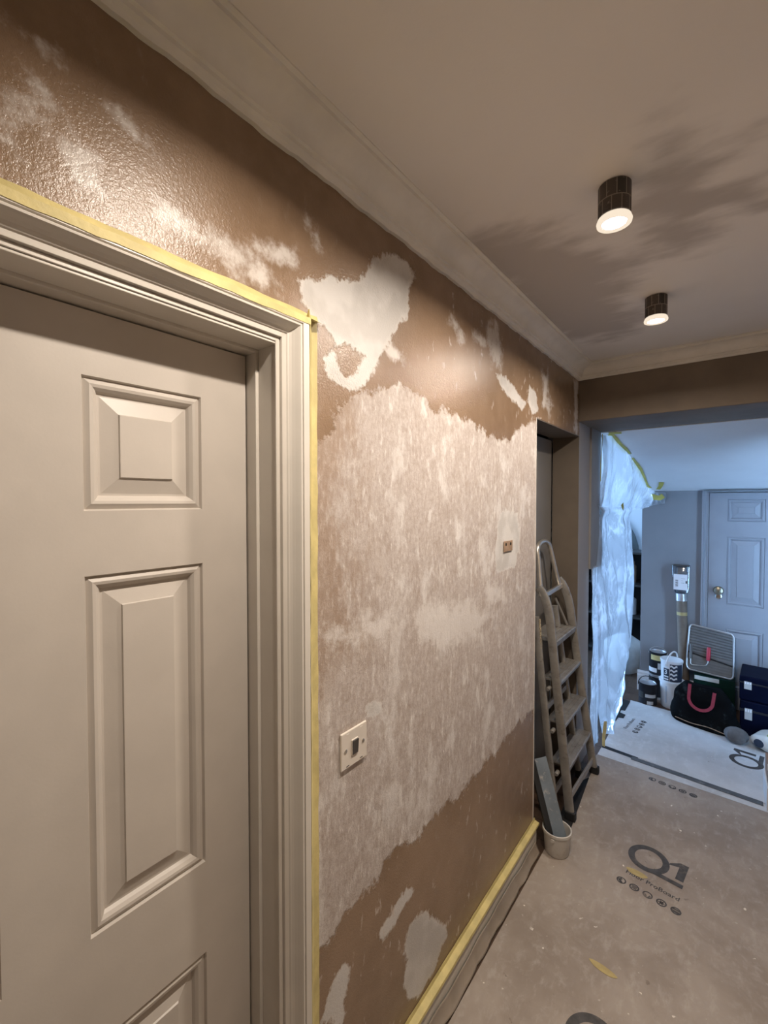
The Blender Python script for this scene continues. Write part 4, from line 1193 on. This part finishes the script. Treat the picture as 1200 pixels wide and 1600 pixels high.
# ================================================================== CARDBOARD TUBE WITH CLEAR PACK
ct = root('cardboard_tube', 'tall brown cardboard tube topped by clear labelled pack, against the wall', 'tube', (0.425, 4.215, 0.0005), world=True)
base = Vector((0.436, 4.205, 0.001)); top = Vector((0.398, 4.238, 0.865))
MB().tube([base, base.lerp(top, 0.5), top], 0.036, 24).build('tube_body', M['cardtube'], ct, True)
d_ = (top - base).normalized()
MB().tube([base.lerp(top, 0.815), base.lerp(top, 0.845)], 0.0366, 24).build('tape_band', M['scrap'], ct, True)
MB().tube([top - d_ * 0.045, top + d_ * 0.012], 0.0385, 24).build('collar', M['tin'], ct, True)
mb = MB()
secs = []
for t_, w, dp in ((0.02, 0.040, 0.030), (0.05, 0.050, 0.030), (0.15, 0.056, 0.032), (0.235, 0.061, 0.030), (0.24, 0.058, 0.026)):
    c = top + d_ * t_
    ring = []
    for k in range(24):
        a = 2 * PI * k / 24
        ca, sa = math.cos(a), math.sin(a)
        ring.append(c + Vector((w * math.copysign(abs(ca) ** 0.45, ca), dp * math.copysign(abs(sa) ** 0.45, sa), 0)))
    secs.append(ring)
vv = [p for r_ in secs for p in r_]
fx = [(i * 24 + k, i * 24 + (k + 1) % 24, (i + 1) * 24 + (k + 1) % 24, (i + 1) * 24 + k) for i in range(4) for k in range(24)] + [tuple(range(24)), tuple(4 * 24 + k for k in range(24))]
mb.add(vv, fx).build('clear_pack', M['clear'], ct, True)
c = top + d_ * 0.13
MB().box(c.x - 0.030, c.x + 0.036, c.y - 0.010, c.y + 0.012, c.z - 0.075, c.z + 0.09).build('packed_roll', M['packgrey'], ct, bevel=0.008)
MB().box(c.x - 0.052, c.x + 0.058, c.y - 0.028, c.y + 0.024, top.z + d_.z * 0.232, top.z + d_.z * 0.244).build('pack_lid', M['darkgrey'], ct, bevel=0.004)
lab = MB().box(c.x - 0.046, c.x + 0.046, c.y - 0.0355, c.y - 0.0345, c.z - 0.085, c.z + 0.040).build('paper_label', M['paper'], ct)
for k in range(7):
    z = c.z - 0.060 + 0.0085 * k
    MB().box(c.x - 0.034, c.x - 0.016, c.y - 0.0362, c.y - 0.0356, z, z + (0.005 if k % 2 else 0.003)).build('barcode_bar', M['print'], lab, origin=tuple(ct['_w']))
for k in range(3):
    z = c.z - 0.03 + 0.017 * k
    MB().box(c.x + 0.004, c.x + (0.026, 0.018, 0.030)[k], c.y - 0.0362, c.y - 0.0356, z, z + 0.004).build('printed_line', M['canlabel'], lab, origin=tuple(ct['_w']))
MB().box(c.x + 0.034, c.x + 0.044, c.y - 0.0362, c.y - 0.0356, c.z - 0.03, c.z - 0.010).build('printed_block', M['print'], lab, origin=tuple(ct['_w']))

# ================================================================== GREEN CARTON, TRAY, ROLLER, BAG, CRATES
gc = root('green_carton', 'dark green carton behind the black tool bag', 'carton', (0.63, 4.155, 0.0005), 0.0)
MB().box(-0.135, 0.115, -0.055, 0.065, 0, 0.290).build('carton_body', M['greencard'], gc, bevel=0.003)
MB().box(-0.130, 0.02, -0.0565, -0.0552, 0.255, 0.285).build('white_flap', M['sack'], gc)
tr = root('paint_scuttle_grid', 'grey roller tray with wire rim leaning on door above green carton', 'roller tray', (0.60, 4.13, 0.292), world=True)
def tl(u, v, w=0.0):   # u across 0..1, v up 0..1 on the leaning plane
    x = 0.452 + 0.288 * u + 0.012 * v * (1 - 2 * u) * 0.5
    tilt = -0.018 * u
    return (x - 0.006 + 0.004 * v, 4.118 + 0.105 * v - w, 0.294 + 0.018 * (1 - u) + 0.335 * v + tilt * v - 0.2 * w)
def rect_loop(u0, u1, v0, v1, r, n_=5):
    pts = []
    for cu, cv, a0 in ((u1 - r, v1 - r, 0), (u0 + r, v1 - r, PI / 2), (u0 + r, v0 + r, PI), (u1 - r, v0 + r, 1.5 * PI)):
        for k in range(n_):
            a = a0 + k / (n_ - 1) * PI / 2
            pts.append((cu + r * math.cos(a), cv + r * math.sin(a)))
    return pts
MB().tube([tl(u, v, 0.006) for u, v in rect_loop(0, 1, 0.02, 1, 0.09)], 0.0062, 8, True).build('wire_rim', M['wire'], tr, True)
def trayf(u, v):
    return tl(0.03 + 0.94 * u, 0.04 + 0.93 * v, 0.0035 + 0.0025 * math.sin(v * 95) * (1 if v > 0.4 else 0.1))
mb = MB().grid(trayf, 12, 140)
o = mb.build('tray_panel', M['trayplastic'], tr, True)
MB().tube([tl(0.02, 0.40, 0.010), tl(0.98, 0.31, 0.010)], 0.006, 8).build('cross_bar', M['black'], tr, True)
rf = root('roller_frame', 'red-handled wire roller frame hooked on the grey tray', 'roller frame', (0.56, 4.10, 0.36), world=True)
MB().tube([tl(0.465, 0.335, 0.035), tl(0.468, 0.40, 0.036), tl(0.470, 0.56, 0.036), tl(0.471, 0.625, 0.035)], [0.011, 0.0135, 0.0135, 0.011], 12).build('handle', M['redgrip'], rf, True)
MB().tube([tl(0.464, 0.345, 0.035), tl(0.46, 0.29, 0.035), tl(0.43, 0.235, 0.035), tl(0.38, 0.205, 0.035), tl(0.12, 0.165, 0.033), tl(0.09, 0.19, 0.031), tl(0.085, 0.30, 0.029)], 0.0035, 8).build('wire_arm', M['wire'], rf, True)
MB().tube([tl(0.085, 0.29, 0.031), tl(0.08, 0.60, 0.031)], 0.009, 10).build('roller_core', M['trayplastic'], rf, True)

bag = root('tool_bag', 'slumped black cloth tool bag with red straps on the far board', 'bag', (0.572, 3.880, BT + 0.0005), -0.22)
HB = 0.285
def bagf(u, v):
    a = 2 * PI * u
    ca, sa = math.cos(a), math.sin(a)
    z = HB * v
    wx = 0.205 * (1 - v) ** 0.8 * 1.0 + 0.105 * v + 0.02 * math.sin(PI * v)
    if v < 0.14:
        wx *= 0.90 + 0.10 * math.sqrt(v / 0.14)
    dy = 0.098 * (1 - v) ** 0.9 + 0.030 * v
    if v < 0.1:
        dy *= 0.88 + 0.12 * math.sqrt(v / 0.1)
    x = wx * math.copysign(abs(ca) ** 0.62, ca); y = dy * math.copysign(abs(sa) ** 0.7, sa)
    nz = mnoise.noise(Vector((x * 9, y * 9, z * 11))) * 0.014 * (0.4 + math.sin(PI * min(1, v + .1)))
    k = 1 + nz / 0.1 * 0.8
    sag = -0.012 * math.cos(ca * 2.2) * v
    return (x * k - 0.012 * v, y * k, z + sag * (v > 0.6) + (0.018 * mnoise.noise(Vector((ca * 2, sa, 4))) * v))
mb = MB().grid(bagf, 57, 26)
top_i = [25 * 57 + k for k in range(56)]
mb.f.append(tuple(top_i)); mb.f.append(tuple(k for k in range(55, -1, -1)))
o = mb.build('bag_body', M['bagcloth'], bag, True)
def bagface(x, z):
    v = z / HB
    return (x, -(0.098 * (1 - v) ** 0.9 + 0.030 * v) - 0.012, z)
def strap(pts, w, name):
    mb = MB(); vv = []
    for i, p in enumerate(pts):
        a = Vector(pts[max(i - 1, 0)]); b = Vector(pts[min(i + 1, len(pts) - 1)]); d = (b - a).normalized()
        nrm = Vector((0, -0.9, 0.35)); nrm = (nrm - d * nrm.dot(d)).normalized(); s = d.cross(nrm)
        for q, h in ((-1, 0), (1, 0), (1, 1), (-1, 1)):
            vv.append(Vector(p) + s * q * w / 2 + nrm * h * 0.004)
    fx = [(k * 4 + i, k * 4 + (i + 1) % 4, (k + 1) * 4 + (i + 1) % 4, (k + 1) * 4 + i) for k in range(len(pts) - 1) for i in range(4)] + [(0, 1, 2, 3), tuple((len(pts) - 1) * 4 + i for i in range(4))]
    return mb.add(vv, fx).build(name, M['redstrap'], bag, True)
sp = [(-0.075, -0.050, 0.290)]
for k in range(15):
    a = PI + k / 14 * PI
    zz = 0.205 + 0.068 * math.sin(a)
    q = bagface(-0.002 + 0.072 * math.cos(a), zz); sp.append((q[0], q[1] - 0.012, q[2]))
sp.append((0.072, -0.050, 0.272))
strap(sp, 0.020, 'carry_strap')
MB().tube([bagface(x, 0.034 + 0.004 * math.sin(x * 30)) for x in [-0.15 + 0.02 * k for k in range(16)]], 0.0028, 6).build('piping', M['cardbrown'], bag, True)
o = MB().grid(lambda u, v: (0.062 * math.cos(2 * PI * u) * math.sin(PI * v) * (1 + .12 * math.sin(5 * u * 2 * PI)), 0.045 * math.sin(2 * PI * u) * math.sin(PI * v), 0.055 - 0.055 * math.cos(PI * v) * (1 if v > 0.5 else 1)), 25, 13).build('grey_cloth', M['greycloth'], None, True, origin=(0, 0, 0))
o.location = (0.752, 3.715, BT + 0.001)
o.data.update()
tag(o, 'bunched grey cloth on the board between tool bag and sack', 'cloth')

def crate(name, label, loc, w, d, h, rz):
    o = root(name, label, 'tool case', loc, rz, 'stacked navy tool cases')
    MB().box(0, w, 0, d, 0, h).build('case_body', M['bluecrate'], o, bevel=0.008)
    MB().box(-0.004, w + 0.004, -0.004, d + 0.004, h * 0.70, h * 0.76).build('lid_seam', M['canblack'], o, bevel=0.002)
    l = MB().box(0.026, 0.066, -0.0062, -0.0045, h * 0.48, h * 0.80).build('sticker', M['canlabel'], o)
    for k in range(3):
        MB().box(0.029 + 0.013 * k, 0.037 + 0.013 * k, -0.0070, -0.0064, h * 0.70, h * 0.78).build('printed_mark', M['paper'], l)
    MB().box(w * 0.45, w * 0.65, -0.014, -0.004, h * 0.45, h * 0.60).build('catch', M['bluegrey'], o, bevel=0.003)
    return o
crate('tool_case', 'upper navy blue tool case stacked beside the tool bag', (0.765, 3.90, BT + 0.2425), 0.36, 0.30, 0.165, -0.06)
crate('tool_case', 'lower navy blue tool case standing on the board', (0.770, 3.89, BT + 0.0005), 0.37, 0.31, 0.240, -0.04)

sk = root('powder_sack', 'white and lime plastic sack lying in front of navy cases', 'sack', (0.985, 3.740, BT + 0.0008), -0.35)
def sackf(u, v):
    a = 2 * PI * u
    ca, sa = math.cos(a), math.sin(a)
    r = math.sin(PI * v) ** 0.45 if 0 < v < 1 else 0.0
    x = 0.15 * math.copysign(abs(ca) ** 0.5, ca) * r; y = 0.10 * math.copysign(abs(sa) ** 0.5, sa) * r
    z = 0.058 - 0.056 * math.cos(PI * v) * (1 - 0.3 * abs(ca) ** 3)
    w = 1 + 0.06 * mnoise.noise(Vector((x * 20, y * 20, z * 20)))
    return (x * w, y * w, max(0.0, z))
MB().grid(sackf, 41, 21).build('sack_body', M['sack'], sk, True)
MB().box(-0.060, 0.13, -0.075, 0.07, 0.104, 0.124).build('lime_panel', M['limegreen'], sk, bevel=0.008)
MB().lathe([(0.0001, 0), (0.026, 0), (0.026, 0.002), (0.0001, 0.002)], (-0.090, -0.108, 0.060), 20, 'y').xf(Matrix.Identity(4)).build('printed_oval', M['navylabel'], sk, True)

wb = root('white_box', 'white open carton with brown side at the right edge of opening', 'box', (0.872, 3.00, BT + 0.0005), 0.02)
MB().box(0.0, 0.24, 0.0, 0.22, 0, 0.120).build('box_body', M['canwhite'], wb, bevel=0.002)
MB().box(0.006, 0.234, 0.006, 0.214, 0.1205, 0.215).build('inner_carton', M['brownbox'], wb, bevel=0.002)
MB().box(0.0, 0.24, -0.001, 0.006, 0.2155, 0.245).build('box_flap', M['sack'], wb)

# ================================================================== THROUGH THE GAP: SIDE ROOM THINGS
ar = []
for k in range(17):
    a = k / 16 * PI
    ar.append((-0.545 + 0.445 * math.cos(a), 1.02 + 0.52 * math.sin(a)))
apoly = [(-0.100, 0.55), *ar, (-0.990, 0.55)]
o = MB().prism(apoly, lambda u, v, w: (u, w, v), 5.575, 5.598).build('arched_panel', M['archgrey'], origin=(-0.62, 5.59, 0.55))
tag(o, 'dark grey arched panel on the white wall beyond the polythene', 'wall panel')
sh = root('shelf_unit', 'dark shelf unit crammed with items seen through the gap', 'shelf', (-0.35, 5.2, 0), world=True)
X0, X1 = -0.75, 0.06
for x in (X0, X1 - 0.02):
    MB().box(x, x + 0.02, 5.05, 5.40, 0, 1.10).build('side_panel', M['shelfdark'], sh)
for z in (0.05, 0.42, 0.75, 1.08):
    MB().box(X0 + 0.02, X1 - 0.02, 5.05, 5.40, z, z + 0.02).build('shelf_board', M['shelfdark'], sh)
MB().box(X0 + 0.02, X1 - 0.02, 5.38, 5.40, 0.07, 1.08).build('back_panel', M['hole'], sh)
k = 0
for z, its in ((0.7705, ((-0.20, 0.05, 0.16, 'canwhite'), (-0.10, 0.035, 0.22, 'cardbrown'), (-0.30, 0.05, 0.12, 'bluegrey'))), (0.4405, ((-0.12, 0.06, 0.20, 'canwhite'), (-0.26, 0.05, 0.14, 'tin')))):
    for x, r, h, m in its:
        o = MB().lathe([(0.0001, 0), (r, 0), (r, h * 0.78), (r * 0.55, h * 0.86), (r * 0.55, h), (0.0001, h)], (0, 0, 0), 18).build('storage_jar', M[m], None, True, origin=(0, 0, 0))
        o.location = (x, 5.2, z)
        tag(o, ('white jar', 'tall brown jar', 'blue-grey jar', 'large white jar', 'tin jar')[k] + (' on the upper shelf' if z > .6 else ' on the lower shelf') + ' beyond the polythene gap', 'jar', 'jars on the dark shelf unit')
        k += 1
def wbag(u, v):
    a = 2 * PI * u
    r = (0.13 + 0.02 * math.sin(3 * a) + 0.03 * math.sin(PI * v)) * (1 if v < 0.75 else 1 - (v - 0.75) * 2.6)
    return (r * math.cos(a) * 1.1, r * math.sin(a), 0.34 * v)
mb = MB().grid(wbag, 33, 16); mb.f.append(tuple(range(31, -1, -1))); mb.f.append(tuple(15 * 33 + k for k in range(32)))
o = mb.build('waste_sack', M['sack'], None, True)
o.location = (-0.09, 4.72, 0.0008)
tag(o, 'pale tied sack on wood floor beyond the polythene gap', 'sack')

for o in bpy.data.objects:
    if '_w' in o:
        del o['_w']
